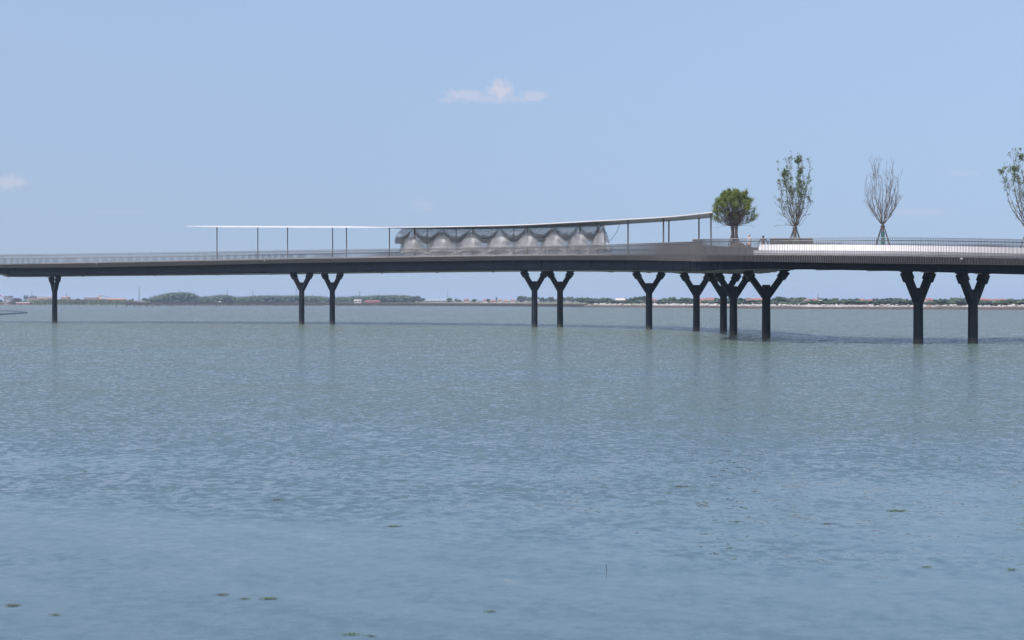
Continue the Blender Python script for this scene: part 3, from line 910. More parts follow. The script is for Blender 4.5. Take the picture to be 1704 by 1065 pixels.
def person(label, loc, rz, k, shirt, trousers, hairc, arms, stride=.08, long_hair=False):
    t = thing("person", label, "person", loc); t.rotation_euler = (0, 0, rz); t.scale = (k, k, k)     # faces -Y before turning, 1.70 m at k=1
    skin = bpy.data.materials.get("skin") or mat("skin", (.42, .26, .19), .55)
    pel, ch, nk = (0, 0, .93, .13), (0, .01, 1.28, .155), (0, .01, 1.44, .06)
    body = [[pel, (0, .01, 1.1, .125), ch, (0, .01, 1.39, .10), nk, (0, -.005, 1.52, .07), (0, -.01, 1.60, .095), (0, -.005, 1.66, .07)]]
    for s in (-1, 1):
        body.append([pel, (s * .10, 0, .84, .10), (s * .105, -.01 - s * stride * .4, .48, .062), (s * .105, .02 - s * stride, .09, .042), (s * .11, -.10 - s * stride, .04, .035)])
        el, wr = arms[0 if s < 0 else 1]
        body.append([(0, .01, 1.39, .10), (s * .19, .01, 1.37, .06), (s * el[0], el[1], el[2], .042), (s * wr[0], wr[1], wr[2], .028), (s * wr[0], wr[1] - .02, wr[2] - .07, .036)])
    bo = skin_body(body, "body", skin, t)
    # fingers, face features: small tapered pieces rooted in the palm and head
    for s in (-1, 1):
        f_ = MB(); el, wr = arms[0 if s < 0 else 1]; c = Vector((s * wr[0], wr[1] - .02, wr[2] - .08))
        for j, ln in enumerate((.065, .078, .072, .058)):
            o0 = c + Vector((0, -.03 + .02 * j, 0)); f_.tube([o0, o0 + Vector((-s * .006, -.003, -ln * .6)), o0 + Vector((-s * .022, -.006, -ln))], [.009, .008, .006], 5)
        o0 = c + Vector((0, -.03, .03)); f_.tube([o0, o0 + Vector((-s * .01, -.035, -.02)), o0 + Vector((-s * .018, -.045, -.045))], [.011, .009, .007], 5)
        f_.build("fingers", skin, t, smooth=True)
    f_ = MB()
    for s in (-1, 1): f_.tube([(s * .07, 0, 1.60), (s * .10, .01, 1.585)], [.026, .018], 6)
    f_.tube([(0, -.095, 1.60), (0, -.122, 1.575)], [.012, .016], 5)
    f_.tube([(-.025, -.098, 1.545), (0, -.104, 1.543), (.025, -.098, 1.545)], [.006, .009, .006], 5)
    for s in (-1, 1): f_.tube([(s * .035, -.092, 1.615), (s * .035, -.10, 1.615)], [.013, .008], 6)
    h = f_.build("face", skin, t, smooth=True)
    e = MB()
    sh_ch = [[(0, 0, .90, .155), (0, .01, 1.1, .15), (0, .01, 1.28, .18), (0, .01, 1.40, .10)]]
    for s in (-1, 1):
        el, wr = arms[0 if s < 0 else 1]; q = Vector((s * el[0], el[1], el[2])).lerp(Vector((s * wr[0], wr[1], wr[2])), .8)
        sh_ch.append([(0, .01, 1.40, .10), (s * .19, .01, 1.37, .08), (s * el[0], el[1], el[2], .06), (q.x, q.y, q.z, .047)])
    skin_body(sh_ch, "jacket", shirt, t)
    tr = [[(0, 0, .95, .14)]]
    tr = []
    for s in (-1, 1): tr.append([(0, 0, .95, .14), (s * .10, 0, .84, .12), (s * .105, -.01 - s * stride * .4, .48, .08), (s * .105, .02 - s * stride, .12, .065)])
    skin_body(tr, "trousers", trousers, t)
    hr = [[(0, .02, 1.67, .085), (0, .045, 1.62, .10), (0, .05, 1.55, .075 if not long_hair else .09)]]
    if long_hair: hr[0].append((0, .06, 1.45, .07))
    skin_body(hr, "hair", hairc, t)
    return t


black = mat("black_hair", (.008, .007, .007), .6); dkhair = mat("dark_grey_hair", (.05, .045, .045), .7)
x1, y1 = (1246.5 - 852) / F * 113.5, 113.5
person("person with short black hair and pale shirt walking behind the railing", (x1, y1, deck_z(x1, y1)), math.radians(-70), .985, mat("pale_shirt", (.42, .40, .45), .8),
       mat("dark_trousers", (.05, .05, .07), .8), black, (((.24, .02, 1.12), (.25, -.05, .88)), ((.24, .02, 1.12), (.25, -.08, .90))), .12)
x2, y2 = (1270 - 852) / F * 115, 115
person("person in a dark grey jacket with arms held out from the body", (x2, y2, deck_z(x2, y2)), math.radians(170), .97, mat("dark_grey_jacket", (.075, .07, .08), .85),
       mat("black_trousers", (.03, .03, .035), .8), dkhair, (((.36, .0, 1.14), (.40, -.10, .95)), ((.36, .0, 1.14), (.42, -.10, .95))), .02, True)

# ------------------------------------------------------------------ far shore
hz_leaf = [mat("far_foliage", (.050, .085, .050), .9, 0, (.026, .050, .034), .35),
           mat("far_foliage_pale", (.070, .105, .058), .9, 0, (.038, .066, .040), .35),
           mat("far_foliage_dark", (.038, .068, .050), .9, 0, (.020, .042, .034), .35)]
import bmesh
_bm = bmesh.new(); bmesh.ops.create_icosphere(_bm, subdivisions=1, radius=1)
ICO_V = np.array([v.co[:] for v in _bm.verts]); ICO_F = [tuple(v.index for v in f.verts) for f in _bm.faces]; _bm.free()


def blob(b, c, rad, r, flat=.8):
    v = ICO_V * np.array([r.uniform(.75, 1.25) for _ in range(len(ICO_V))])[:, None] * np.array([rad, rad, rad * flat]) + np.array(c)
    o = len(b.v); b.v.extend(map(tuple, v)); b.f.extend([(f[0] + o, f[1] + o, f[2] + o) for f in ICO_F])


def wood(label, prof, Y, depth, seed, m, n, base=1.0, rad=1.3, name="wood"):
    """far wood: crowns crowding under a measured skyline"""
    r = random.Random(seed); b = MB()
    x0, x1 = prof[0][0], prof[-1][0]
    for _ in range(n):
        px = r.uniform(x0, x1); Yy = Y + r.uniform(0, depth)
        top = CH + (HZ - interp(prof, px)) / F * Y; q = r.random()
        rr = rad * r.uniform(.5, 1.2)
        z = base + (top - base - rr * .7) * (1 - q ** 2.2 * .95)
        if z < base * .5: continue
        Yz = Yy if q > .25 else Y + depth * r.uniform(.1, .8)
        blob(b, ((px - 852) / F * Yz, Yz, z), rr, r)
        for _ in range(5):
            c = Vector(((px - 852) / F * Yz + r.gauss(0, rr * .8), Yz - r.uniform(0, rr), z + r.gauss(0, rr * .7)))
            leafquad(b.v, b.f, c, .35, r)
    o = b.build(name, m); tag(o, label, kind="stuff"); return o


wood("tallest dark wooded hump on the far left shore", [(250, 497), (257, 494.5), (270, 491), (285, 488.3), (300, 487), (312, 487.2), (322, 489.5), (330, 493.5), (333, 496)], 1050, 30, 1, hz_leaf[0], 2200)
wood("low wood between the tall hump and the second hump", [(328, 496), (340, 494), (352, 493.5), (362, 492), (374, 491.2), (384, 493), (396, 495.5), (408, 495)], 1080, 30, 2, hz_leaf[0], 1500)
wood("long even wood behind the jetty left of the close pier pair", [(396, 496), (410, 494), (425, 492.4), (450, 492.5), (470, 493), (488, 492.2), (505, 493), (525, 493), (540, 494.5), (548, 497)], 1080, 30, 3, hz_leaf[0], 2400)
wood("long wood behind the white shed and red shed", [(540, 497), (556, 495.5), (575, 494.6), (595, 493.5), (612, 493.4), (626, 491.8), (650, 491.8), (672, 492.4), (684, 493.8), (689, 497)], 1080, 30, 4, hz_leaf[0], 2600)


def crown_mesh(seed, w, h, kind):
    r = random.Random(seed); b = MB(); sub = []
    for _ in range(6): sub.append((r.uniform(-.55, .55) * w / 2, r.uniform(-.4, .4) * w / 2, h * r.uniform(.35, .8)))
    for _ in range(90):
        c = r.choice(sub); a = Vector((r.gauss(0, 1), r.gauss(0, 1), r.gauss(0, 1))).normalized() * r.uniform(.2, 1) * w * .26
        z = max(h * .12, min(h * .93, c[2] + a.z * h / w))
        blob(b, (c[0] + a.x, c[1] + a.y, z), w * .075 * r.uniform(.7, 1.5), r)
        for _ in range(4): leafquad(b.v, b.f, Vector((c[0] + a.x * 1.2 + r.gauss(0, .2), c[1] + a.y * 1.2, z + r.gauss(0, .25))), .22, r)
    me = bpy.data.meshes.new("crown"); me.from_pydata(b.v, [], b.f); me.update(); me.materials.append(hz_leaf[kind]); return me


def trunk_mesh(h):
    b = MB(); b.tube([(0, 0, -.2), (.05, 0, h * .5), (0, 0, h)], [.18, .13, .06], 6)
    me = bpy.data.meshes.new("trunk"); me.from_pydata(b.v, [], b.f); me.update(); me.materials.append(M['bark']); return me


crowns = [crown_mesh(k, 7.0, 5.0, k % 3) for k in range(6)]; poplar = [crown_mesh(20 + k, 2.2, 6.5, 2) for k in range(2)]
trunk_m = trunk_mesh(3.0)


def far_tree(px, Y, top_row, label, group, r, pop=False, wscale=1.0, base=1.1):
    x = (px - 852) / F * Y; H = CH + (HZ - top_row) / F * Y - base
    t = thing("tree", label, "tree", (x, Y, base), group)
    me = r.choice(poplar if pop else crowns); hh = 6.5 if pop else 5.0
    k = H / (hh * .95)
    c = bpy.data.objects.new("crown", me); COL.objects.link(c); c.parent = t; c.scale = (k * wscale * r.uniform(.9, 1.2), k * wscale, k); c.rotation_euler = (0, 0, r.uniform(0, 6.28))
    u = bpy.data.objects.new("trunk", trunk_m); COL.objects.link(u); u.parent = t; u.scale = (k, k, k)
    return t


r = random.Random(77)
# tops of the tree belt on the right shore
RP = [(966, 495), (985, 494.5), (1000, 496.5), (1012, 495), (1024, 497.5), (1040, 497), (1052, 495), (1064, 492.6), (1074, 493), (1090, 498), (1104, 495.5), (1125, 494.8), (1150, 495.3),
      (1165, 498), (1188, 496), (1206, 495.5), (1216, 495.3), (1240, 496.5), (1262, 498), (1282, 498), (1296, 494.6), (1308, 496), (1330, 494.4), (1345, 497.2), (1360, 496.2),
      (1390, 496.5), (1404, 495.5), (1418, 497), (1428, 495.3), (1440, 499), (1452, 497), (1470, 496.5), (1492, 496), (1508, 497.5), (1530, 497), (1556, 497.5), (1575, 496.5),
      (1596, 495.8), (1618, 496.5), (1636, 497), (1655, 499), (1690, 497.2), (1720, 497), (1800, 496)]
px = 966
while px < 1790:
    Y0 = float(np.interp(px, sh_px[sh_px > 975], sh[sh_px > 975][:, 1])) if px > 980 else 640
    Yt = Y0 + 28 + r.uniform(0, 14)
    far_tree(px, Yt, interp(RP, px) + r.uniform(-.3, 1.2), "rounded leafy tree in the green belt behind the white bank", "trees of the right shore belt", r, wscale=r.uniform(1.35, 1.8), base=1.25)
    px += r.uniform(8, 13)
# second, looser row in front closing the belt's foot
px = 970
while px < 1760:
    Y0 = float(np.interp(px, sh_px[sh_px > 975], sh[sh_px > 975][:, 1]))
    far_tree(px, Y0 + 16 + r.uniform(0, 5), 500.5 + r.uniform(-1.5, 1.5), "low bushy shrub at the foot of the green belt on the right shore", "shrubs at the foot of the right shore belt", r, wscale=r.uniform(2.0, 2.8), base=1.1)
    px += r.uniform(10, 15)
# trees behind the jetty, middle
for px, top in ((676, 491.5), (683, 493.5), (695, 492.6), (703, 495.5), (748, 495.5), (762, 497), (790, 497.5), (812, 497), (866, 493.2), (872, 492.8), (880, 494), (900, 495), (910, 496), (917, 494.6),
                (925, 496.8), (940, 494.6), (948, 494.2), (956, 496), (974, 494.8), (982, 496.5)):
    far_tree(px, 1050 + r.uniform(0, 40), top, "broad dark tree on the far shore behind the jetty", "trees behind the jetty", r, wscale=1.1)
for px, top in ((689, 492), (671, 492.3), (695.5, 491.5), (826, 494.3), (914.5, 493.8)):
    far_tree(px, 1040, top, "narrow pointed tree on the far shore behind the jetty", "narrow trees behind the jetty", r, pop=True)
for px, top in ((42, 491), (46, 491.3), (51, 492), (56, 491.5), (60, 492.4)):
    far_tree(px, 1300, top, "tall dark poplar in the small row on the far left shore", "poplars on the far left", r, pop=True, wscale=1.5)
for px, top in ((25, 496.2), (30, 496.4), (34, 497), (130, 496.2), (70, 497.5), (240, 496), (246, 496.6), (218, 497)):
    far_tree(px, 1150, top, "small round tree above the reeds on the far left shore", "small trees on the far left", r, wscale=.9)

# reeds
r = random.Random(5); b = MB()
prof = [(12, 502), (30, 500.5), (50, 499), (66, 498), (90, 497.3), (120, 497.2), (150, 497.4), (180, 497.6), (205, 498.2), (220, 499.5), (236, 502.5)]
for _ in range(9000):
    px = r.uniform(14, 234); Yy = 958 + r.uniform(0, 30) + (px > 200) * (px - 200) * .7; top = CH + (HZ - interp(prof, px)) / F * Yy
    h = (top - .2) * r.uniform(.55, 1.02); x = (px - 852) / F * Yy; wd = r.uniform(.2, .6); k = len(b.v); le = r.uniform(-.3, .3)
    a = r.uniform(-.8, .8); dx, dy = math.cos(a) * wd, math.sin(a) * wd
    b.v.extend([(x - dx, Yy - dy, 0), (x + dx, Yy + dy, 0), (x + dx * .7 + le, Yy + dy, h * .75), (x + le * 1.3, Yy, h), (x - dx * .7 + le, Yy - dy, h * .7)]); b.f.append((k, k + 1, k + 2, k + 3, k + 4))
tag(b.build("reeds", mat("reed_green", (.15, .17, .09), .9, 0, (.075, .10, .055), .15, trans=.2)), "grey green reed bed along the far left shore", kind="stuff")

# jetty on many piles
JY = [(212, 818, 502.9, 508.3), (300, 800, 503.2, 508.8), (500, 775, 504.0, 509.2), (700, 745, 504.6, 509.6), (850, 700, 505.3, 509.9), (975, 640, 506.2, 510.8), (1036, 615, 506.6, 511)]
jet = thing("jetty", "long low dark jetty on many short piles across the lake", "jetty", ((500 - 852) / F * 775, 775, 0))
jm = mat("jetty_dark", (.045, .035, .035), .9, 0, (.025, .02, .022), .3)
jp = catmull([((p - 852) / F * Y, Y, CH + (HZ - yt) / F * Y) for p, Y, yt, yb in JY], 10)
b = MB()
b.strip([(x, y, z - 1.15) for x, y, z in jp], [(x, y, z) for x, y, z in jp]); b.strip([(x, y, z) for x, y, z in jp], [(x, y + 3, z) for x, y, z in jp])
b.strip([(x, y + 3, z) for x, y, z in jp], [(x, y + 3, z - .9) for x, y, z in jp]); b.strip([(x, y + 3, z - .9) for x, y, z in jp], [(x, y, z - 1.15) for x, y, z in jp])
buildw(b, "deck_beam", jm, jet)
q = polyres([tuple(p) for p in jp], 1.9); r = random.Random(9)
b = MB()
for x, y, z in q:
    if r.random() < .55: b.box((x, y + .2, z + .2), (.12, .12, .5 * r.uniform(.5, 1.4)))
b.tube([(x, y + .2, z + .32) for x, y, z in jp], .04, 4)
buildw(b, "guard_rail", jm, jet)
b = MB(); near = []
for i, (x, y, z) in enumerate(q):
    pxx = x / y * F + 852
    if pxx > 975 or (r.random() < .12 and pxx > 500): continue
    z0 = -.5; c = MB() if i >= len(q) - 118 else b
    c.box((x + r.uniform(-.2, .2), y + .6, (z - 1.1 + z0) / 2), (r.uniform(.6, .85), .7, z - 1.1 - z0))
    if c is not b: near.append(c)
for c in near[-100:]: buildw(c, "pile", jm, jet)
for c in near[:-100]: b.add(c.v, c.f)
o = buildw(b, "far_piles", jm, jet); o["kind"] = "stuff"

# stakes standing in the water
stk = thing  # individuals below
sm_ = mat("stake_wood", (.06, .05, .05), .9)
r = random.Random(4); first = None
for px in (26, 31, 35, 47, 56, 67, 76, 118, 130, 141, 153, 160, 168, 176, 193.5, 210.5, 223.5, 233, 243.5, 253.5, 263.5, 285.5, 360):
    Y = 640 if px > 100 else 720
    if first is None:
        c = MB(); c.tube([(0, 0, -1), (.05, 0, 1.25)], [.16, .12], 6); me = c.build("mooring_stake", sm_); first = me; o = me
    else:
        o = first.copy(); COL.objects.link(o)
    o.location = ((px - 852) / F * Y, Y, 0); o.rotation_euler = (0, r.uniform(-.12, .22), r.uniform(-.4, .4)); k = 1.15 if px > 180 else r.uniform(.65, .9); o.scale = (k, k, k)
    tag(o, "thin dark wooden stake standing in the water before the reeds and jetty", "stake", "stakes in the water")


# buildings
HM = dict(white=mat("house_white", (.62, .58, .56), .8, 0, (.5, .47, .46), .3), cream=mat("house_cream", (.48, .42, .38), .8), red=mat("roof_red", (.32, .14, .12), .8, 0, (.22, .10, .09), .4),
          orange=mat("roof_orange", (.42, .19, .12), .8, 0, (.3, .14, .09), .3), grey=mat("house_grey", (.26, .27, .29), .8), glass=mat("window_dark", (.05, .06, .08), .2), pink=mat("pinkish_wall", (.50, .36, .34), .8),
          green=mat("greenhouse_film", (.36, .40, .40), .5, 0, (.28, .32, .32), .2), darkred=mat("shed_red", (.30, .11, .12), .8))


def house(px, wpx, top, eave, Y, wall, roof, label, cat="house", base=1.2, depth=8, nwin=3, hip=.15, flat=False, name="house"):
    x = (px - 852) / F * Y; W = wpx / F * Y; zt = CH + (HZ - top) / F * Y - base; ze = CH + (HZ - eave) / F * Y - base
    t = thing(name, label, cat, (x, Y + depth / 2, base))
    b = MB(); b.box((0, 0, ze / 2 - .3), (W * .92, depth * .9, ze + .6)); b.build("wall", HM[wall], t)
    b = MB()
    if flat: b.box((0, 0, (ze + zt) / 2 + .02), (W, depth, max(.25, zt - ze)))
    else:
        w2, d2 = W / 2, depth / 2
        b.add([(-w2, -d2, ze), (w2, -d2, ze), (w2, d2, ze), (-w2, d2, ze), (-w2 * (1 - hip), 0, zt), (w2 * (1 - hip), 0, zt)], [(0, 1, 5, 4), (2, 3, 4, 5), (1, 2, 5), (3, 0, 4), (3, 2, 1, 0)])
    b.build("roof", HM[roof], t)
    n = nwin
    for k in range(n):
        b = MB(); wx = (k + .5) / n * W * .84 - W * .42
        b.box((wx, -depth * .45 - .03, ze * .62), (min(1.1, W * .5 / n), .1, min(1.3, ze * .35))); b.build("window", HM['glass'], t)
    return t


Hs = [(1033, 17, 496.8, 499.5, 'white', 'cream', "wide pale house between trees left of the pier standing alone"), (1089, 9, 497.5, 499.5, 'white', 'red', "small white house just right of the lone pier"),
      (1171, 12, 497, 499.8, 'pink', 'red', "pink house left of the slim far pier"), (1182, 14, 495.8, 498.8, 'cream', 'red', "larger red roofed villa beside the pink house"),
      (1250, 12, 497.2, 499.4, 'white', 'red', "white gabled house left of the nearest cluster pier"), (1261, 18, 496.6, 499, 'pink', 'red', "long pinkish villa touching the nearest cluster pier"),
      (1345, 8, 498, 499.8, 'white', 'red', "small white house under the tall leafy tree"), (1358, 8, 497.4, 499.4, 'pink', 'red', "pink walled house below the thin mast"),
      (1366, 7, 499.2, 500.5, 'white', 'cream', "low white annex right of the pink walled house"),
      (1437, 7, 497.6, 500, 'white', 'red', "white house with pink gable left of the bare tree"), (1450, 6, 498, 500.3, 'pink', 'red', "tiny pink house below the bare tree"),
      (1549, 12, 496.6, 499.2, 'pink', 'red', "red roofed house between the nearest pair of piers"), (1543, 7, 500.4, 502, 'white', 'cream', "low white house before the red roofed house between the piers"),
      (1638, 13, 496.6, 498.8, 'pink', 'red', "long red roof just right of the rightmost pier"), (1648, 8, 497.2, 499.2, 'pink', 'red', "smaller red roof beside the long red roof"),
      (1662, 9, 497.4, 499.4, 'cream', 'red', "red roofed house with dark chimneys near the right edge"), (1672, 9, 497.4, 499.6, 'pink', 'red', "rightmost red roofed house")]
for px, wpx, top, eave, wl_, rf_, lab in Hs:
    Y0 = float(np.interp(px, sh_px[sh_px > 975], sh[sh_px > 975][:, 1]))
    house(px, wpx, top - .3, eave, Y0 + 22, wl_, rf_, lab, nwin=max(2, int(wpx / 4)), depth=5)
for k, (px, wpx, top, eave, wl_, rf_, lab) in enumerate([
        (776, 9, 497.2, 499.4, 'pink', 'red', "faint pink house right of the long greenhouse"), (792, 4, 500, 501.5, 'white', 'white', "tiny white gable left of the village"),
        (808, 9, 498.2, 500.2, 'white', 'red', "leftmost red roof of the village beyond the jetty"), (821, 10, 498.8, 500.8, 'pink', 'red', "low red roof in the village beyond the jetty"),
        (832, 8, 497.8, 500, 'white', 'red', "middle gabled house of the village beyond the jetty"), (842, 7, 498.6, 500.4, 'pink', 'orange', "orange roofed house of the village"),
        (853, 8, 498.2, 500.4, 'white', 'red', "rightmost village house left of the dark wood"), (864, 6, 499.4, 501.2, 'white', 'cream', "low cream house before the dark wood")]):
    house(px, wpx, top, eave, 1150, wl_, rf_, lab, nwin=2, depth=8)
house(735, 68, 498.4, 500.2, 1120, 'green', 'green', "long low grey greenhouse behind the jetty", "greenhouse", depth=12, nwin=8, hip=.02, name="greenhouse")
house(595, 12.5, 498.4, 500.6, 900, 'white', 'white', "small bright white shed behind the jetty", "shed", depth=6, nwin=2, flat=True, name="shed")
house(619, 26, 500.0, 501.6, 930, 'darkred', 'darkred', "long low dark red shed beside the white shed", "shed", depth=6, nwin=5, name="shed")
house(365, 4, 501.4, 502.2, 880, 'white', 'white', "tiny white hut above the jetty below the humped wood", "hut", depth=3, nwin=1, name="hut")
house(10.5, 9, 492.3, 493.3, 1300, 'grey', 'grey', "blocky grey blue building on the far left shore", "building", depth=12, nwin=4, flat=True, name="building")
house(19, 11, 495.8, 497, 1250, 'grey', 'grey', "pale low building right of the blocky building", "building", depth=10, nwin=3, flat=True, name="building")
house(62, 36, 496.2, 497.1, 1200, 'cream', 'orange', "long low hall with a thin orange roof above the reeds", "hall", depth=10, nwin=6, flat=True, name="hall")
house(76, 28, 493.3, 494.2, 1400, 'white', 'cream', "faint long pale hall above the orange roofed hall", "hall", depth=10, nwin=6, flat=True, name="hall")
house(106, 13, 493.6, 495, 1250, 'pink', 'orange', "orange roofed block right of the leftmost pier", "building", depth=10, nwin=3, name="building")
house(150, 22, 495.2, 496.2, 1350, 'pink', 'red', "faint pink hall right of the leftmost pier", "hall", depth=10, nwin=4, flat=True, name="hall")
house(166, 10, 497, 498.6, 1150, 'orange', 'orange', "bright orange cabin below the tower crane", "building", depth=6, nwin=2, flat=True, name="building")
house(190, 36, 496.6, 498.2, 1180, 'pink', 'orange', "long orange roofed hall right of the tower crane", "hall", depth=8, nwin=6, name="hall")
house(38, 24, 502.8, 504, 930, 'darkred', 'white', "low shed with a white roof at the water edge left of the reeds", "shed", depth=5, nwin=4, flat=True, name="shed", base=.9)

# masts
mm = mat("mast_steel", (.16, .17, .19), .6)
for px, top, Y, lab in ((53, 484.5, 1800, "thin mast above the poplars at the far left"), (111, 487, 1700, "faint mast right of the leftmost pier"), (231.5, 477.5, 1500, "tallest lattice mast left of the wooded hump"),
                        (378, 478.5, 2300, "faint mast left of the close pier pair"), (420.5, 482, 2100, "shorter faint mast left of the close pier pair"), (493, 477.5, 1500, "lattice mast just left of the close pier pair"),
                        (598.5, 484.5, 1500, "short antenna above the white shed"), (745, 481, 2200, "very faint mast above the greenhouse"), (1361, 488.5, 1500, "thin mast above the right shore houses"), (1598, 489.5, 1600, "short mast left of the rightmost pier")):
    x = (px - 852) / F * Y; z1 = CH + (HZ - top) / F * Y
    t = thing("mast", lab, "mast", (x, Y, 1.1)); w0 = .9 * Y / 1500
    b = MB()
    for sx_, sy_ in ((-1, -1), (1, -1), (1, 1), (-1, 1)): b.tube([(sx_ * w0 * .7, sy_ * w0 * .7, 0), (sx_ * .12, sy_ * .12, z1 - 1.1)], [.11 * Y / 1500] * 2, 4)
    for k in range(10):
        f0, f1 = k / 10, (k + 1) / 10; a0, a1 = w0 * .7 * (1 - f0) + .12 * f0, w0 * .7 * (1 - f1) + .12 * f1; h_ = z1 - 1.1
        b.tube([(-a0, -a0, h_ * f0), (a1, -a1, h_ * f1)], .05, 3); b.tube([(a0, -a0, h_ * f0), (-a1, -a1, h_ * f1)], .05, 3)
    b.build("lattice", mm, t)
    if px in (231.5, 493, 598.5, 420.5):
        b = MB()
        for zz in (.96, .86): b.box((0, 0, (z1 - 1.1) * zz), (2.6, .15, .15))
        b.build("crossarm", mm, t)

# tower crane
cy = 1250; cx0 = (167 - 852) / F * cy
t = thing("crane", "small orange and white crane above the reeds on the left shore", "crane", (cx0, cy, 1.1))
om = mat("crane_orange", (.55, .22, .10), .6); wmx = HM['white']
b = MB(); b.box((0, 0, 2.6), (1.1, 1.1, 5.2)); b.box((2.0, 0, 2.4), (.5, .5, 4.8)); b.build("tower", wmx, t)
b = MB(); b.tube([(-1.5, 0, 5.6), (2.2, 0, 5.7), (9.5, 0, 3.8)], [.25, .25, .12], 4); b.tube([(0, 0, 6.6), (9.5, 0, 3.9)], .07, 3); b.build("boom", mm, t)
b = MB(); b.box((-.6, 0, 5.2), (2.0, 1.6, 1.3)); b.build("cab", om, t)

# crane barge at the left edge
by = 950; bx = (4 - 852) / F * by
t = thing("crane_barge", "rusty barge with a dark blue excavator crane at the left edge", "barge", (bx, by, 0))
rust = mat("rusty_hull", (.20, .07, .05), .85, 0, (.10, .05, .04), .6); blue = mat("dark_blue_machine", (.02, .04, .09), .5)
b = MB(); b.hexa([(-6.5, -2, -.4), (3.2, -2, -.4), (3.2, 2.5, -.4), (-6.5, 2.5, -.4), (-6.8, -2.2, 1.2), (4.2, -2.2, 1.2), (4.2, 2.7, 1.2), (-6.8, 2.7, 1.2)]); b.build("hull", rust, t)
b = MB(); b.box((-1.8, 0, 2.4), (2.6, 2, 2.0)); b.box((-3.4, 0, 2.0), (1.6, 1.8, 1.4)); b.build("cab", blue, t)
b = MB(); b.obox((-2.6, -.6, 3.0), (-1.3, -.6, 6.4), .5, .4, (0, 1, 0)); b.obox((-1.3, -.6, 6.4), (1.0, -.6, 4.4), .4, .35, (0, 1, 0)); b.build("boom", mat("crane_red", (.35, .09, .07), .6), t)
b = MB(); b.obox((1.0, -.6, 4.4), (2.0, -.6, 2.6), .35, .3, (0, 1, 0)); b.box((1.9, -.6, 2.2), (1.1, .9, .9), .2, .7); b.build("bucket", blue, t)
sby = 940; t = thing("rowing_boat", "little pale boat moored beside the rusty barge", "boat", ((11.5 - 852) / F * sby, sby, 0))
b = MB(); b.hexa([(-1.3, -.5, -.1), (1.3, -.5, -.1), (1.3, .5, -.1), (-1.3, .5, -.1), (-1.9, -.7, .55), (2.3, -.7, .7), (2.3, .7, .7), (-1.9, .7, .55)]); b.build("hull", mat("boat_orange", (.45, .25, .14), .7), t)
b = MB(); b.box((0, 0, .66), (2.4, 1.0, .12)); b.build("gunwale", HM['white'], t)
# dark timber stacks on the bank
b = MB(); r = random.Random(8); ty = 945
for k in range(60):
    px = 11 + 18 * r.random(); hh = 1.0 + 3.0 * math.exp(-((px - 23) / 5) ** 2) * r.random()
    b.box(((px - 852) / F * ty + r.uniform(-.2, .2), ty + r.uniform(0, 5), hh * .5 + .3), (r.uniform(.8, 2.2), 1, hh), r.uniform(-.4, .4))
o = b.build("timber_heap", mat("timber_dark", (.06, .045, .05), .9, 0, (.035, .03, .035), .5)); tag(o, "dark brown heap of timber on the shore beside the barge", "timber heap")

# floating pipe loop
fp = catmull([(-60, 519, 0), (-20, 517.6, 0), (10, 517.9, 0), (28, 518.5, 0), (39, 519.6, 0), (44.5, 520.8, 0), (38, 521.6, 0), (22, 522.6, 0), (0, 523.9, 0), (-30, 525.4, 0), (-70, 526.2, 0)], 8)
pts = []
for px, py, _ in fp:
    Y = CH * F / (py - HZ); pts.append(((px - 852) / F * Y, Y, .08))
b = MB(); b.tube(pts, .22, 8); o = b.build("floating_pipe", mat("blue_grey_pipe", (.045, .06, .11), .5)); tag(o, "dark blue grey floating pipe curving in a loop at the left", "floating pipe")

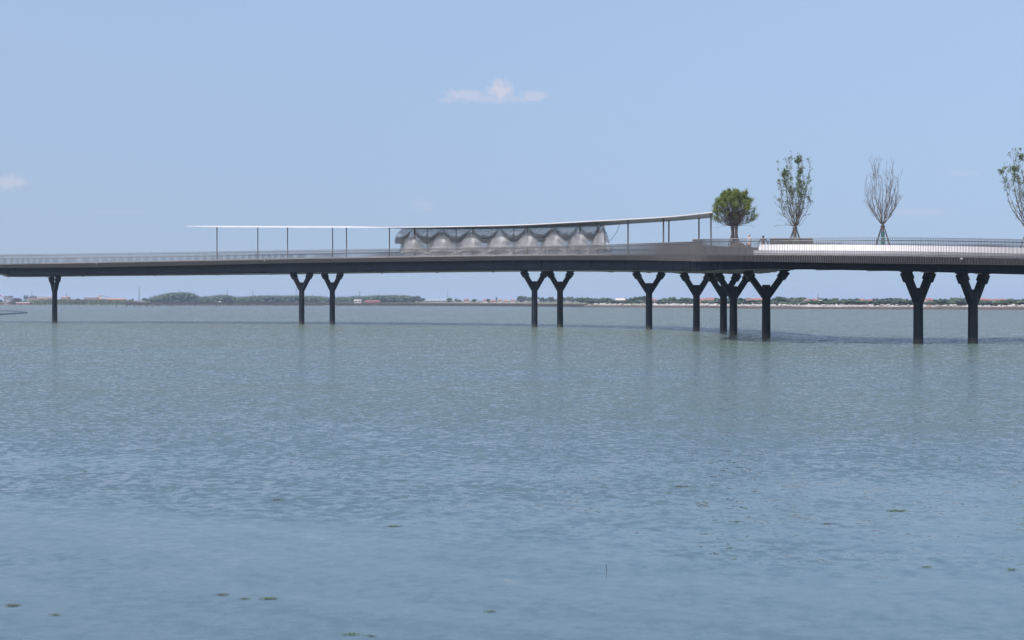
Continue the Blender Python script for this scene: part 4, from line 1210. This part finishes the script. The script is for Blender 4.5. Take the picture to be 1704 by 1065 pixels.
# algae patches and a thin stick in the near water
am = mat("algae", (.085, .13, .055), .8, 0, (.055, .085, .04), 6); dm = mat("weed_dark", (.07, .08, .05), .8)
AL = [(655, 876, 13, am, "green algae patch right of the middle water, topmost of the left ones"), (448, 996.5, 17, am, "widest green algae patch near the lower left middle"), (407, 997, 9, am, "small algae patch left of the widest one"),
      (92, 1023.5, 10, am, "green algae patch near the lower left corner"), (585, 1056, 14, am, "algae patch at the bottom edge, left of centre"), (816, 1018, 9, am, "small algae patch left of the thin upright stick"),
      (1494, 850, 18, am, "long thin green algae streak at the right"), (1112, 821.5, 6, am, "tiny green algae fleck right of the middle water"), (1541, 944, 9, am, "faint algae patch in the lower right"),
      (1684, 948, 10, am, "algae patch beside the right edge"), (141, 785, 5, am, "tiny algae fleck in the left water"),
      (460, 832, 11, dm, "dark weed fleck left of centre"), (369, 990, 11, dm, "dark weed streak left of the widest algae patch"), (20, 1008, 14, dm, "dark weed streak at the lower left edge"), (1376, 872, 8, dm, "dark weed fleck in the right water"),
      (618, 1059, 9, dm, "dark weed streak at the bottom edge"), (1132, 810, 12, dm, "dark weed fleck below the cluster of piers")]
for px, py, hw, m_, lab in AL:
    Y = CH * F / (py - HZ); x = (px - 852) / F * Y; R_ = hw / F * Y; r = random.Random(int(px)); b = MB()
    for _ in range(150):
        a = r.gauss(0, .5); c_ = r.gauss(0, .30); cx_, cy_ = a * R_, c_ * R_ * .8; s = R_ * r.uniform(.02, .07); an = r.uniform(0, 3); k = len(b.v)
        for q in range(5): th = an + q * 1.257; b.v.append((cx_ + math.cos(th) * s * 1.6, cy_ + math.sin(th) * s, .006 + r.uniform(0, .006)))
        b.f.append(tuple(range(k, k + 5)))
    o = b.build("algae_patch" if m_ is am else "weed_patch", m_, loc=(x, Y, 0)); tag(o, lab, "algae" if m_ is am else "water weed")
Y = CH * F / (951 - HZ); b = MB(); b.tube([(0, 0, -.2), (.003, 0, .04), (-.004, 0, .085)], [.005, .004, .003], 5)
tag(b.build("stick", M['pole'], loc=((1009 - 852) / F * Y, Y, 0)), "thin upright stick poking out of the calm water", "stick")

# ------------------------------------------------------------------ haze
hz = MB(); hz.box((0, 6950, 14), (17900, 14050, 36))
hm = bpy.data.materials.new("haze_air"); hm.use_nodes = True; hn = hm.node_tree; hn.nodes.clear()
ho = hn.nodes.new("ShaderNodeOutputMaterial"); pv = hn.nodes.new("ShaderNodeVolumePrincipled")
pv.inputs["Color"].default_value = (.62, .78, 1, 1); pv.inputs["Density"].default_value = .00023; pv.inputs["Anisotropy"].default_value = .1
hn.links.new(pv.outputs[0], ho.inputs["Volume"])
o = hz.build("haze", hm); tag(o, "pale blue summer haze over the lake", kind="stuff")
